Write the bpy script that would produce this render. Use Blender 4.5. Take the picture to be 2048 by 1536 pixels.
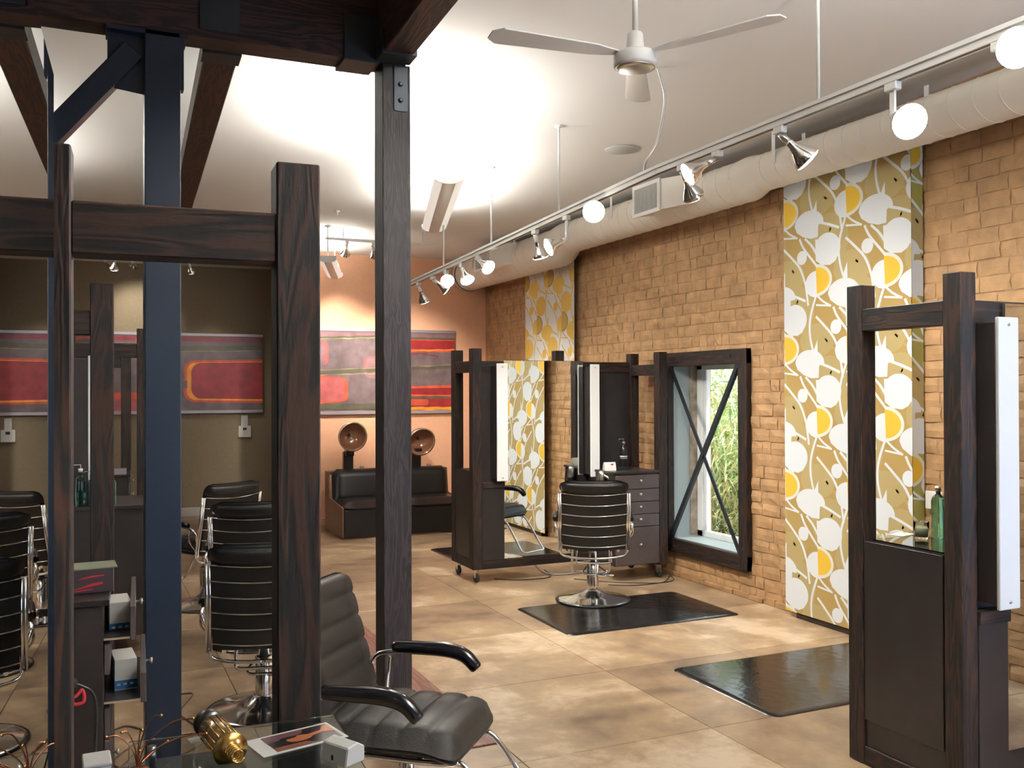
import bpy, bmesh, math, random
from mathutils import Vector, Matrix
R = math.radians
PI = math.pi
random.seed(7)
scn = bpy.context.scene
col = scn.collection
for o in list(bpy.data.objects):
    bpy.data.objects.remove(o)

# ------------------------------------------------------------------ camera
H = 1.7
cd = bpy.data.cameras.new('camera')
cam = bpy.data.objects.new('camera', cd)
col.objects.link(cam)
scn.camera = cam
cd.sensor_fit = 'HORIZONTAL'
cd.sensor_width = 36.0
cd.lens = 36.0 * 1878.0 / 2048.0
cd.clip_start = 0.02
cd.clip_end = 200
yaw, pit, rol = R(24.2), R(0.35), R(-0.206)
cy, sy, cp, sp, cr, sr = math.cos(yaw), math.sin(yaw), math.cos(pit), math.sin(pit), math.cos(rol), math.sin(rol)
fw = Vector((sy*cp, cy*cp, sp))
rt = Vector((cy, -sy, 0))
up = rt.cross(fw)
r2 = rt*cr + up*sr
u2 = -rt*sr + up*cr
m = Matrix(((r2.x, u2.x, -fw.x, 0), (r2.y, u2.y, -fw.y, 0), (r2.z, u2.z, -fw.z, H), (0, 0, 0, 1)))
cam.matrix_world = m

# ------------------------------------------------------------------ world, light, exposure
scn.view_settings.view_transform = 'Standard'
scn.view_settings.look = 'None'
scn.view_settings.gamma = 1.0
scn.view_settings.use_curve_mapping = False
scn.view_settings.exposure = 0.0
w = bpy.data.worlds.new('world')
scn.world = w
w.use_nodes = True
wn = w.node_tree
bg = wn.nodes['Background']
bg.inputs[0].default_value = (0.80, 0.90, 1.0, 1)
bg.inputs[1].default_value = 3.2

def light(kind, name, loc, energy, color=(1, 1, 1), target=None, size=None, size_y=None, spot=None, blend=0.5, rad=0.03):
    l = bpy.data.lights.new(name, kind)
    l.energy = energy
    l.color = color
    if kind == 'AREA':
        l.shape = 'RECTANGLE'
        l.size = size
        l.size_y = size_y or size
    elif kind == 'SPOT':
        l.spot_size = R(spot)
        l.spot_blend = blend
        l.shadow_soft_size = rad
    elif kind == 'POINT':
        l.shadow_soft_size = rad
    o = bpy.data.objects.new(name, l)
    col.objects.link(o)
    o.location = loc
    if target is not None:
        d = Vector(target) - Vector(loc)
        o.rotation_euler = d.to_track_quat('-Z', 'Y').to_euler()
    return o

# daylight from the next window along the brick wall, just outside the view
light('AREA', 'side_window_daylight', (4.80, 0.55, 1.45), 95, (0.55, 0.72, 1.0), (2.0, 2.2, 1.1), 1.3, 1.9)
light('AREA', 'shopfront_daylight', (3.7, -3.45, 1.7), 45, (0.66, 0.80, 1.0), (4.2, 8, 1.6), 1.8, 2.4)
# sun on the bamboo outside
sl = light('SUN', 'sun', (12, 6, 12), 17, (1, 0.96, 0.88), (7.0, 8.5, 0), None)
sl.data.angle = R(1)
WARM = (1.0, 0.92, 0.81)
COOL = (1.0, 0.97, 0.90)

# ------------------------------------------------------------------ materials
def nt(name):
    mt = bpy.data.materials.new(name)
    mt.use_nodes = True
    t = mt.node_tree
    return mt, t, t.nodes['Principled BSDF']

def N(t, kind, **kw):
    n = t.nodes.new(kind)
    for k, v in kw.items():
        if k.startswith('i_'):
            n.inputs[k[2:].replace('_', ' ')].default_value = v
        else:
            setattr(n, k, v)
    return n

def ramp(t, fac, stops):
    n = t.nodes.new('ShaderNodeValToRGB')
    e = n.color_ramp.elements
    e[0].position, e[0].color = stops[0][0], (*stops[0][1], 1)
    e[1].position, e[1].color = stops[1][0], (*stops[1][1], 1)
    for p, c in stops[2:]:
        x = e.new(p)
        x.color = (*c, 1)
    t.links.new(fac, n.inputs[0])
    return n.outputs[0]

def coords(t, scale=(1, 1, 1), kind='Object'):
    tc = t.nodes.new('ShaderNodeTexCoord')
    mp = t.nodes.new('ShaderNodeMapping')
    mp.inputs['Scale'].default_value = scale
    t.links.new(tc.outputs[kind], mp.inputs[0])
    return mp.outputs[0]

def plain(name, c, rough=0.5, metal=0.0, bump=0.0, bs=40, spec=None, var=0.0, coat=0.0):
    mt, t, b = nt(name)
    b.inputs['Base Color'].default_value = (*c, 1)
    b.inputs['Roughness'].default_value = rough
    b.inputs['Metallic'].default_value = metal
    if spec is not None:
        b.inputs['Specular IOR Level'].default_value = spec
    if coat:
        b.inputs['Coat Weight'].default_value = coat
        b.inputs['Coat Roughness'].default_value = 0.1
    if bump or var:
        v = coords(t)
        n = N(t, 'ShaderNodeTexNoise', i_Scale=float(bs), i_Detail=4.0)
        t.links.new(v, n.inputs['Vector'])
        if bump:
            bp = N(t, 'ShaderNodeBump', i_Strength=bump, i_Distance=0.01)
            t.links.new(n.outputs[0], bp.inputs['Height'])
            t.links.new(bp.outputs[0], b.inputs['Normal'])
        if var:
            a = tuple(x*(1-var) for x in c)
            d = tuple(min(1, x*(1+var)) for x in c)
            o = ramp(t, n.outputs[0], [(0.3, a), (0.7, d)])
            t.links.new(o, b.inputs['Base Color'])
    return mt

def wood(name, axis, dark=(0.009, 0.0075, 0.008), red=(0.036, 0.017, 0.011), rough=0.55, k=1.0):
    mt, t, b = nt(name)
    lo, hi = 1.5*k, 13.0*k
    sc = {'x': (lo, hi, hi), 'y': (hi, lo, hi), 'z': (hi, hi, lo)}[axis]
    v = coords(t, sc)
    n1 = N(t, 'ShaderNodeTexNoise', i_Scale=1.1, i_Detail=2.0, i_Roughness=0.5, i_Distortion=0.6)
    t.links.new(v, n1.inputs['Vector'])
    mul = N(t, 'ShaderNodeMath', operation='MULTIPLY')
    mul.inputs[1].default_value = 44.0
    t.links.new(n1.outputs[0], mul.inputs[0])
    sn = N(t, 'ShaderNodeMath', operation='SINE')
    t.links.new(mul.outputs[0], sn.inputs[0])
    v2 = coords(t, tuple(x*4.5 for x in sc))
    n2 = N(t, 'ShaderNodeTexNoise', i_Scale=1.5, i_Detail=6.0, i_Roughness=0.7)
    t.links.new(v2, n2.inputs['Vector'])
    ad = N(t, 'ShaderNodeMath', operation='MULTIPLY_ADD')
    ad.inputs[1].default_value = 0.28
    t.links.new(sn.outputs[0], ad.inputs[0])
    t.links.new(n2.outputs[0], ad.inputs[2])
    mid = tuple((a+c)/2 for a, c in zip(dark, red))
    o = ramp(t, ad.outputs[0], [(0.25, dark), (0.8, red), (0.55, mid), (0.42, dark)])
    t.links.new(o, b.inputs['Base Color'])
    b.inputs['Roughness'].default_value = rough
    b.inputs['Specular IOR Level'].default_value = 0.3
    bp = N(t, 'ShaderNodeBump', i_Strength=0.25, i_Distance=0.004)
    t.links.new(ad.outputs[0], bp.inputs['Height'])
    t.links.new(bp.outputs[0], b.inputs['Normal'])
    return mt

def glass(name, c=(1, 1, 1), rough=0.0, ior=1.45):
    mt, t, b = nt(name)
    b.inputs['Base Color'].default_value = (*c, 1)
    b.inputs['Roughness'].default_value = rough
    b.inputs['IOR'].default_value = ior
    b.inputs['Transmission Weight'].default_value = 1.0
    return mt

def emit(name, c, s):
    mt, t, b = nt(name)
    b.inputs['Base Color'].default_value = (*c, 1)
    b.inputs['Emission Color'].default_value = (*c, 1)
    b.inputs['Emission Strength'].default_value = s
    return mt

M = {}
for a in 'xyz':
    M['w'+a] = wood('stained_fir_'+a, a)
M['woodpost'] = wood('timber_post_wood', 'z', dark=(0.013, 0.010, 0.012), red=(0.034, 0.025, 0.027), rough=0.5, k=1.6)
M['beamx'] = wood('beam_wood_x', 'x', dark=(0.016, 0.013, 0.015), red=(0.05, 0.024, 0.02), rough=0.5)
M['beamy'] = wood('beam_wood_y', 'y', dark=(0.022, 0.014, 0.013), red=(0.075, 0.030, 0.022), rough=0.5)
M['darkpanel'] = plain('espresso_laminate', (0.017, 0.013, 0.013), 0.4, var=0.25, bs=6)
M['drawer'] = plain('drawer_front_brown', (0.066, 0.052, 0.054), 0.42, var=0.15, bs=9)
M['plank'] = wood('plank_floor_wood', 'y', dark=(0.13, 0.055, 0.040), red=(0.24, 0.11, 0.085), rough=0.35)
M['navy'] = plain('navy_steel_paint', (0.004, 0.013, 0.032), 0.42, bump=0.04, bs=60)
M['iron'] = plain('dark_iron_bracket', (0.035, 0.042, 0.052), 0.45, 0.6)
M['chrome'] = plain('chrome', (0.86, 0.86, 0.86), 0.12, 1.0)
M['nickel'] = plain('brushed_nickel', (0.62, 0.60, 0.56), 0.3, 1.0)
M['leather'] = plain('black_leather', (0.008, 0.0075, 0.008), 0.36, bump=0.12, bs=220, spec=0.35)
M['leatherg'] = plain('worn_black_leather', (0.014, 0.012, 0.011), 0.44, bump=0.10, bs=160, var=0.2, spec=0.28)
M['armpad'] = plain('black_armpad_vinyl', (0.006, 0.006, 0.008), 0.16)
M['rubber'] = plain('black_rubber', (0.012, 0.012, 0.013), 0.5)
M['mat'] = plain('glossy_black_floor_mat', (0.012, 0.011, 0.011), 0.17, bump=0.25, bs=14)
M['mirror'] = plain('mirror_silver', (0.90, 0.92, 0.90), 0.004, 1.0)
M['bevel'] = plain('mirror_glass_edge', (0.10, 0.14, 0.13), 0.15, 0.5)
M['white'] = plain('white_paint_metal', (0.78, 0.78, 0.76), 0.4)
M['cream'] = plain('cream_duct_paint', (0.90, 0.85, 0.76), 0.45, bump=0.05, bs=20)
M['seam'] = plain('duct_seam', (0.88, 0.84, 0.76), 0.4)
M['perf'] = emit('glowing_perforated_panel', (0.9, 0.88, 0.82), 0.55)
M['lens'] = plain('white_acrylic_light_cover', (0.90, 0.93, 0.95), 0.3)
M['grille'] = plain('grille_shadow_gap', (0.10, 0.10, 0.10), 0.7)
M['ceil'] = plain('ceiling_paint', (0.78, 0.775, 0.76), 0.9, bump=0.03, bs=6)
M['peach'] = plain('peach_wall_paint', (0.78, 0.43, 0.27), 0.8, bump=0.04, bs=25, var=0.03)
M['olive'] = plain('olive_wall_paint', (0.21, 0.165, 0.105), 0.8, bump=0.05, bs=25, var=0.06)
M['grey'] = plain('grey_render', (0.45, 0.43, 0.40), 0.85, var=0.05, bs=3)
M['black'] = plain('black_plastic', (0.010, 0.010, 0.011), 0.28)
M['amber'] = plain('amber_dryer_hood', (0.25, 0.11, 0.06), 0.12, coat=0.6)
M['dryerbox'] = plain('brown_laminate_side', (0.13, 0.065, 0.040), 0.4, var=0.15, bs=8)
M['paper'] = plain('white_paper', (0.80, 0.80, 0.77), 0.6)
M['plasticw'] = plain('white_plastic', (0.74, 0.74, 0.70), 0.35)
M['blue'] = plain('blue_print', (0.03, 0.13, 0.33), 0.5)
M['red'] = plain('red_print', (0.55, 0.03, 0.04), 0.45)
M['copper'] = plain('copper_wire', (0.55, 0.20, 0.11), 0.25, 0.9)
M['brass'] = plain('brass', (0.80, 0.50, 0.15), 0.22, 1.0)
M['amberglass'] = plain('amber_gold_bottle', (0.42, 0.27, 0.11), 0.18, 0.55, coat=0.8)
M['clear'] = glass('clear_glass', (0.96, 0.99, 0.97), 0.0)
M['thin'] = glass('thin_tumbler_glass', (0.97, 0.99, 0.97), 0.0, 1.08)
M['greenglass'] = glass('green_bottle_glass', (0.25, 0.62, 0.50), 0.02)
M['tabletop'] = glass('counter_glass', (0.85, 0.95, 0.91), 0.0)
M['wax'] = plain('pale_green_wax', (0.62, 0.64, 0.42), 0.6)
M['cord'] = plain('brown_rubber_cord', (0.11, 0.055, 0.04), 0.45)
M['cordb'] = plain('black_rubber_cord', (0.015, 0.013, 0.013), 0.4)
M['rail'] = plain('silver_painted_rail', (0.42, 0.38, 0.42), 0.35, 0.5)
M['revealblue'] = plain('grey_blue_window_reveal', (0.28, 0.34, 0.36), 0.5)
M['oldwood'] = plain('weathered_wood_jamb', (0.30, 0.25, 0.20), 0.7, var=0.4, bs=14)
M['pvc'] = plain('white_window_sash', (0.82, 0.86, 0.88), 0.35)
M['bulb_on'] = emit('lit_bulb', (1.0, 0.93, 0.82), 28.0)
M['bulb_dim'] = emit('bulb_side_lit', (1.0, 0.93, 0.82), 6.0)
M['reflector'] = plain('chrome_reflector_bulb', (0.85, 0.83, 0.80), 0.12, 1.0)
M['tube'] = emit('fluorescent_tube', (1.0, 0.97, 0.92), 7.0)
M['leaf'] = plain('bamboo_leaf_green', (0.46, 0.60, 0.34), 0.5, var=0.5, bs=3)
M['leafy'] = plain('bamboo_leaf_yellow', (0.62, 0.62, 0.34), 0.5, var=0.3, bs=3)
M['stem'] = plain('bamboo_stem', (0.30, 0.33, 0.14), 0.5)
M['soil'] = plain('garden_soil', (0.12, 0.10, 0.06), 0.9, var=0.4, bs=5)
M['card'] = plain('cardboard_box_side', (0.50, 0.38, 0.26), 0.7)

def brickmat(name, c):
    mt, t, b = nt(name)
    tc = t.nodes.new('ShaderNodeNewGeometry')
    n = N(t, 'ShaderNodeTexNoise', i_Scale=7.0, i_Detail=5.0, i_Roughness=0.6)
    t.links.new(tc.outputs['Position'], n.inputs['Vector'])
    n2 = N(t, 'ShaderNodeTexNoise', i_Scale=60.0, i_Detail=5.0, i_Roughness=0.7)
    t.links.new(tc.outputs['Position'], n2.inputs['Vector'])
    a = tuple(x*0.78 for x in c)
    d = tuple(x*1.2 for x in c)
    o = ramp(t, n.outputs[0], [(0.32, a), (0.68, d)])
    t.links.new(o, b.inputs['Base Color'])
    b.inputs['Roughness'].default_value = 0.62
    bp = N(t, 'ShaderNodeBump', i_Strength=0.5, i_Distance=0.006)
    t.links.new(n2.outputs[0], bp.inputs['Height'])
    t.links.new(bp.outputs[0], b.inputs['Normal'])
    return mt
M['brick'] = brickmat('painted_brick_tan', (0.40, 0.24, 0.115))
M['mortar'] = brickmat('mortar_tan_joint_shade', (0.35, 0.205, 0.095))  # same paint as the bricks; shadow in the joints is put into this darker tone

def floormat():
    mt, t, b = nt('stained_concrete')
    g = t.nodes.new('ShaderNodeNewGeometry')
    n = N(t, 'ShaderNodeTexNoise', i_Scale=1.3, i_Detail=8.0, i_Roughness=0.62, i_Distortion=0.4)
    t.links.new(g.outputs['Position'], n.inputs['Vector'])
    n3 = N(t, 'ShaderNodeTexNoise', i_Scale=5.5, i_Detail=6.0, i_Roughness=0.65)
    t.links.new(g.outputs['Position'], n3.inputs['Vector'])
    mx = N(t, 'ShaderNodeMath', operation='MULTIPLY_ADD')
    mx.inputs[1].default_value = 0.45
    t.links.new(n3.outputs[0], mx.inputs[0])
    t.links.new(n.outputs[0], mx.inputs[2])
    oi = t.nodes.new('ShaderNodeObjectInfo')
    m2 = N(t, 'ShaderNodeMath', operation='MULTIPLY_ADD')
    m2.inputs[1].default_value = 0.14
    t.links.new(oi.outputs['Random'], m2.inputs[0])
    t.links.new(mx.outputs[0], m2.inputs[2])
    o = ramp(t, m2.outputs[0], [(0.60, (0.15, 0.095, 0.060)), (0.98, (0.60, 0.47, 0.33)), (0.72, (0.26, 0.18, 0.115)), (0.85, (0.37, 0.26, 0.155))])
    t.links.new(o, b.inputs['Base Color'])
    rr = N(t, 'ShaderNodeMapRange')
    rr.inputs['To Min'].default_value = 0.22
    rr.inputs['To Max'].default_value = 0.5
    t.links.new(n3.outputs[0], rr.inputs[0])
    t.links.new(rr.outputs[0], b.inputs['Roughness'])
    return mt
M['floor'] = floormat()
M['joint'] = plain('floor_joint_filler', (0.13, 0.08, 0.05), 0.7)

# ------------------------------------------------------------------ mesh builder
def link(o):
    col.objects.link(o)
    return o

def tag(o, label=None, cat=None, group=None, kind=None):
    if label: o['label'] = label
    if cat: o['category'] = cat
    if group: o['group'] = group
    if kind: o['kind'] = kind
    return o

def thing(name, label, cat, loc=(0, 0, 0), rz=0.0, group=None):
    o = bpy.data.objects.new(name, None)
    o.empty_display_size = 0.05
    link(o)
    o.location = loc
    o.rotation_euler = (0, 0, rz)
    return tag(o, label, cat, group)

class MB:
    def __init__(s):
        s.v, s.f, s.mi, s.sm = [], [], [], []
        s.cur = 0
    def add(s, vs, fs, smooth=False):
        b = len(s.v)
        s.v += [tuple(x) for x in vs]
        for f in fs:
            s.f.append(tuple(b+i for i in f))
            s.mi.append(s.cur)
            s.sm.append(smooth)
        return s
    def box(s, x0, x1, y0, y1, z0, z1):
        vs = [(x, y, z) for z in (z0, z1) for y in (y0, y1) for x in (x0, x1)]
        return s.add(vs, [(0, 2, 3, 1), (4, 5, 7, 6), (0, 1, 5, 4), (2, 6, 7, 3), (0, 4, 6, 2), (1, 3, 7, 5)])
    def prism(s, poly, a, b, axis='z'):
        # poly: list of 2-D points; extruded from a to b along axis
        n = len(poly)
        def P(p, h):
            if axis == 'z': return (p[0], p[1], h)
            if axis == 'y': return (p[0], h, p[1])
            return (h, p[0], p[1])
        vs = [P(p, a) for p in poly] + [P(p, b) for p in poly]
        fs = [tuple(range(n))[::-1], tuple(range(n, 2*n))]
        fs += [(i, (i+1) % n, n+(i+1) % n, n+i) for i in range(n)]
        return s.add(vs, fs)
    def tube(s, pts, r, n=8, cap=True, smooth=True, radii=None):
        pts = [Vector(p) for p in pts]
        rings = []
        t0 = (pts[1]-pts[0]).normalized()
        ref = Vector((0, 0, 1)) if abs(t0.z) < 0.9 else Vector((1, 0, 0))
        nx = t0.cross(ref).normalized()
        for i, p in enumerate(pts):
            if i == 0: t = pts[1]-pts[0]
            elif i == len(pts)-1: t = pts[-1]-pts[-2]
            else: t = (pts[i+1]-pts[i]).normalized() + (pts[i]-pts[i-1]).normalized()
            t = t.normalized() if t.length > 1e-9 else t0
            nx = (nx - t*nx.dot(t))
            if nx.length < 1e-6: nx = t.orthogonal()
            nx.normalize()
            ny = t.cross(nx)
            rr = radii[i] if radii else r
            rings.append([p + nx*(rr*math.cos(2*PI*k/n)) + ny*(rr*math.sin(2*PI*k/n)) for k in range(n)])
        vs = [v for rg in rings for v in rg]
        fs = []
        for i in range(len(pts)-1):
            for k in range(n):
                a, b2 = i*n+k, i*n+(k+1) % n
                fs.append((a, b2, b2+n, a+n))
        s.add(vs, fs, smooth)
        if cap:
            b = len(s.v)-len(vs)
            s.f.append(tuple(b+k for k in range(n))[::-1]); s.mi.append(s.cur); s.sm.append(False)
            s.f.append(tuple(b+(len(pts)-1)*n+k for k in range(n))); s.mi.append(s.cur); s.sm.append(False)
        return s
    def cyl(s, p0, p1, r, n=16, r1=None):
        return s.tube([p0, p1], r, n, radii=[r, r if r1 is None else r1])
    def lathe(s, prof, c=(0, 0, 0), n=24, axis=None, smooth=True):
        # prof: (radius, height) list; axis: direction vector
        q = Vector((0, 0, 1)).rotation_difference(Vector(axis).normalized()) if axis else None
        vs = []
        for r, z in prof:
            for k in range(n):
                p = Vector((r*math.cos(2*PI*k/n), r*math.sin(2*PI*k/n), z))
                if q: p = q @ p
                vs.append(p + Vector(c))
        fs = []
        for i in range(len(prof)-1):
            for k in range(n):
                a, b = i*n+k, i*n+(k+1) % n
                fs.append((a, b, b+n, a+n))
        return s.add(vs, fs, smooth)
    def build(s, name, mats, parent=None, bevel=0.0, seg=1, kind=None, label=None):
        me = bpy.data.meshes.new(name)
        me.from_pydata(s.v, [], s.f)
        if not isinstance(mats, (list, tuple)): mats = [mats]
        for x in mats:
            me.materials.append(x)
        me.polygons.foreach_set('material_index', s.mi)
        me.polygons.foreach_set('use_smooth', s.sm)
        me.update()
        o = bpy.data.objects.new(name, me)
        link(o)
        if parent is not None: o.parent = parent
        if bevel:
            md = o.modifiers.new('bevel', 'BEVEL')
            md.width = bevel
            md.segments = seg
            md.limit_method = 'ANGLE'
        if kind: o['kind'] = kind
        if label: o['label'] = label
        return o

def boxp(name, mat, parent, b, bevel=0.0, **k):
    return MB().box(*b).build(name, mat, parent, bevel, **k)

def dup(root, loc=None, rz=None, label=None, group=None):
    def cp(o, par):
        c = o.copy()
        link(c)
        if par is not None: c.parent = par
        for ch in [x for x in kids.get(o.name, [])]:
            cp(ch, c)
        return c
    kids = {}
    for o in bpy.data.objects:
        if o.parent: kids.setdefault(o.parent.name, []).append(o)
    r = cp(root, None)
    if loc is not None: r.location = loc
    if rz is not None: r.rotation_euler = (0, 0, rz)
    if label: r['label'] = label
    if group: r['group'] = group
    return r

def struct(o):
    o['kind'] = 'structure'
    return o

# ------------------------------------------------------------------ room shell
XW = 4.873          # brick wall face
YB = 11.73          # peach wall
YO = 13.4           # olive wall
XL = -3.6
YF = -3.6
def cz(y): return 3.43 + 0.0203*(YB-y)

# floor with scored slabs
fl = struct(boxp('floor', M['joint'], None, (XL-0.2, XW+0.5, YF-0.2, YO+0.2, -0.2, -0.006)))
xs = [XL, -3.45, -2.40, -1.35, -0.30, 0.75, 1.80, 2.843, 3.83, XW+0.3]
ys = [YF, -3.45, -2.4, -1.35, -0.3, 0.75, 1.8, 2.85, 3.90, 4.955, 6.0, 7.05, 8.1, 9.15, 10.2, 11.25, 12.3, YO+0.1]
g = 0.0022
for i in range(len(xs)-1):
    for j in range(len(ys)-1):
        boxp('slab', M['floor'], fl, (xs[i]+g, xs[i+1]-g, ys[j]+g, ys[j+1]-g, -0.02, 0.0), 0.0015)
# plank strip under the timber post
pk = struct(boxp('trim_1', M['plank'], None, (1.36, 1.80, 4.15, 9.6, 0.0005, 0.010), 0.003))

# ceiling, sloping gently down to the back
c0, c1 = cz(YF-0.2), cz(YO+0.2)
mb = MB()
mb.add([(XL-.2, YF-.2, c0), (XW+.4, YF-.2, c0), (XW+.4, YO+.2, c1), (XL-.2, YO+.2, c1),
        (XL-.2, YF-.2, c0+.2), (XW+.4, YF-.2, c0+.2), (XW+.4, YO+.2, c1+.2), (XL-.2, YO+.2, c1+.2)],
       [(0, 1, 2, 3), (7, 6, 5, 4), (0, 4, 5, 1), (1, 5, 6, 2), (2, 6, 7, 3), (3, 7, 4, 0)])
struct(mb.build('ceiling', M['ceil']))
struct(boxp('wall_back', M['peach'], None, (2.235, XW+0.4, YB, YB+0.14, 0, cz(YB)+.05)))
struct(boxp('wall_alcove', M['olive'], None, (XL-.2, XW+.4, YO, YO+0.15, 0, cz(YO)+.05)))
struct(boxp('wall_left', M['olive'], None, (XL-0.2, XL, YF, YO, 0, 4.0)))
mb = MB().box(XL, XW+.3, YF-.15, YF, 0, 4)
struct(mb.build('wall_front', M['grey']))
struct(boxp('baseboard_back', M['peach'], None, (2.235, XW, YB-0.015, YB, 0, 0.10), 0.003))
struct(boxp('baseboard_alcove', M['grey'], None, (XL, 2.6, YO-0.015, YO, 0, 0.12), 0.003))

# brick wall: mortar backing with window hole
WY0, WY1, WZ0, WZ1 = 6.24, 7.26, 0.33, 1.93     # clear opening
XB = XW+0.012
T = 0.42
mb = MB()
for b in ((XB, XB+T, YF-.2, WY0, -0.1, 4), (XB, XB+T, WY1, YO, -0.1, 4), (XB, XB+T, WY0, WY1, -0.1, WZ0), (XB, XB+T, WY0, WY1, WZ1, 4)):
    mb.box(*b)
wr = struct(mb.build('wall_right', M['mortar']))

def brick_mesh(L, hh, seed):
    rnd = random.Random(seed)
    nx, nz = 4, 3
    P = {}
    vs, fs = [], []
    for j in range(nz):
        for i in range(nx):
            y = (i/(nx-1)-.5)*L
            z = (j/(nz-1)-.5)*hh
            edge = i in (0, nx-1) or j in (0, nz-1)
            corner = i in (0, nx-1) and j in (0, nz-1)
            y += rnd.uniform(-.004, .004)
            z += rnd.uniform(-.0035, .0035)
            x = -0.010 + rnd.uniform(-.004, .004) + (0.006 if edge else 0) + (0.003 if corner else 0)
            P[i, j] = len(vs)
            vs.append((x, y, z))
    for j in range(nz-1):
        for i in range(nx-1):
            fs.append((P[i, j], P[i, j+1], P[i+1, j+1], P[i+1, j]))
    # skirt back to the mortar
    ring = [P[i, 0] for i in range(nx)] + [P[nx-1, j] for j in range(1, nz)] + [P[i, nz-1] for i in range(nx-2, -1, -1)] + [P[0, j] for j in range(nz-2, 0, -1)]
    b = len(vs)
    for k in ring:
        v = vs[k]
        vs.append((0.004, v[1]*1.01, v[2]*1.01))
    n = len(ring)
    for k in range(n):
        fs.append((ring[k], ring[(k+1) % n], b+(k+1) % n, b+k))
    return vs, fs

CH, BL = 0.0985, 0.213
variants = []
for k in range(14):
    vs, fs = brick_mesh(BL-0.010, CH-0.009, 100+k)
    half = brick_mesh(BL/2-0.010, CH-0.009, 300+k)
    ml = []
    for (a, b) in ((vs, fs), half):
        me = bpy.data.meshes.new('brick')
        me.from_pydata(a, [], b)
        me.materials.append(M['brick'])
        ml.append((me, a, b))
    variants.append(ml)
cands = []
row = 0
z = 0.05
while z < 3.5:
    y = YF+0.1 + (0 if row % 2 else BL/2) + (row % 5)*0.013
    while y < YB-0.05:
        if random.random() < 0.22:
            L, vi = BL/2, 1
        else:
            L, vi = BL, 0
        yc = y+L/2
        y += L
        hid = (4.42 < yc < 5.62) or (8.9 < yc < 10.4)
        if WY0-0.10 < yc < WY1+0.10 and WZ0-0.10 < z < WZ1+0.09: continue
        if abs(yc-WY0) < .2 and False: continue
        if yc > YB-0.1: continue
        cands.append((yc, z, vi, hid))
    z += CH
    row += 1
def vis(c):
    yc, z, vi, hid = c
    d = 4.873*sy + yc*cy
    return (not hid) and yc > 3.45 and not (yc < 4.45 and z < 0.95) and z < 3.15
near = sorted([c for c in cands if vis(c)], key=lambda c: c[0])[:300]
ns = set(id(c) for c in near)
stuffb = MB()
for c in cands:
    yc, z, vi, hid = c
    rnd = random.Random(int(yc*1000)+int(z*777))
    me, a, b = variants[rnd.randrange(14)][vi]
    if id(c) in ns:
        o = bpy.data.objects.new('brick', me)
        link(o)
        o.parent = wr
        o.location = (XB-0.001+rnd.uniform(-.004, .002), yc, z+rnd.uniform(-.004, .004))
        o.rotation_euler = (rnd.uniform(-.012, .012), 0, rnd.uniform(-.009, .009))
    else:
        ox = XB-0.001+rnd.uniform(-.004, .002)
        stuffb.add([(v[0]+ox, v[1]+yc, v[2]+z) for v in a], b)
stuffb.build('brick_courses', M['brick'], wr, kind='stuff')
# crumbled plinth along the base of the brick wall
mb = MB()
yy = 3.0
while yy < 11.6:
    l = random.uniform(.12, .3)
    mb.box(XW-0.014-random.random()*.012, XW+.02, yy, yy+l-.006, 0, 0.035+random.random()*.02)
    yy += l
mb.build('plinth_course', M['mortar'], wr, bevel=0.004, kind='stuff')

# ------------------------------------------------------------------ window in the brick wall
wd = struct(bpy.data.objects.new('window_1', None)); link(wd)
wd.location = (XW, 6.745, 0.2)
wd['label'] = 'tall window in dark timber frame with a crossed brace'
def wbox(name, mat, b, bevel=0.0, parent=wd):
    x0, x1, y0, y1, z0, z1 = b
    return boxp(name, mat, parent, (x0-XW, x1-XW, y0-6.745, y1-6.745, z0-.2, z1-.2), bevel)
XF = XW-0.045
wbox('frame_board', M['wy'], (XF, XW+.01, 6.135, 7.34, 1.905, 2.03), .004)
wbox('frame_board', M['wy'], (XF, XW+.01, 6.135, 7.34, 0.22, 0.345), .004)
wbox('frame_board', M['wz'], (XF-.002, XW+.01, 6.135, 6.245, 0.225, 2.025), .004)
wbox('frame_board', M['wz'], (XF-.002, XW+.01, 7.255, 7.34, 0.225, 2.025), .004)
for (yy, zz) in ((6.19, 1.86), (6.35, 1.975), (7.3, 1.86), (7.16, 1.975), (6.19, 0.40), (6.35, 0.275), (7.3, .4), (7.16, .275)):
    mb = MB().cyl((XF-.008-XW, yy-6.745, zz-.2), (XF+.005-XW, yy-6.745, zz-.2), .010, 10)
    mb.build('bolt', M['iron'], wd)
# reveals
wbox('reveal', M['revealblue'], (XB, XB+.17, WY1-.012, WY1, WZ0, WZ1))
wbox('reveal', M['oldwood'], (XB+.17, XB+.27, WY1-.03, WY1, WZ0, WZ1))
wbox('reveal', M['revealblue'], (XB, XB+.27, WY0, WY0+.012, WZ0, WZ1))
wbox('reveal', M['revealblue'], (XB, XB+.27, WY0, WY1, WZ1-.012, WZ1))
wbox('sill', M['revealblue'], (XB-.01, XB+.27, WY0, WY1, WZ0-.002, WZ0+.022), .003)
xs0, xs1 = XB+.24, XB+.29
wbox('sash', M['pvc'], (xs0, xs1, WY1-.11, WY1-.03, WZ0+.02, WZ1-.01), .004)
wbox('sash', M['pvc'], (xs0+.01, xs1+.01, WY1-.155, WY1-.118, WZ0+.06, WZ1-.05), .003)
wbox('sash', M['pvc'], (xs0, xs1, WY0+.012, WY0+.06, WZ0+.02, WZ1-.01), .004)
wbox('sash', M['pvc'], (xs0, xs1, WY0, WY1-.03, WZ0+.02, WZ0+.075), .004)
wbox('sash', M['pvc'], (xs0, xs1, WY0, WY1-.03, WZ1-.055, WZ1-.01), .004)
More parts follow.
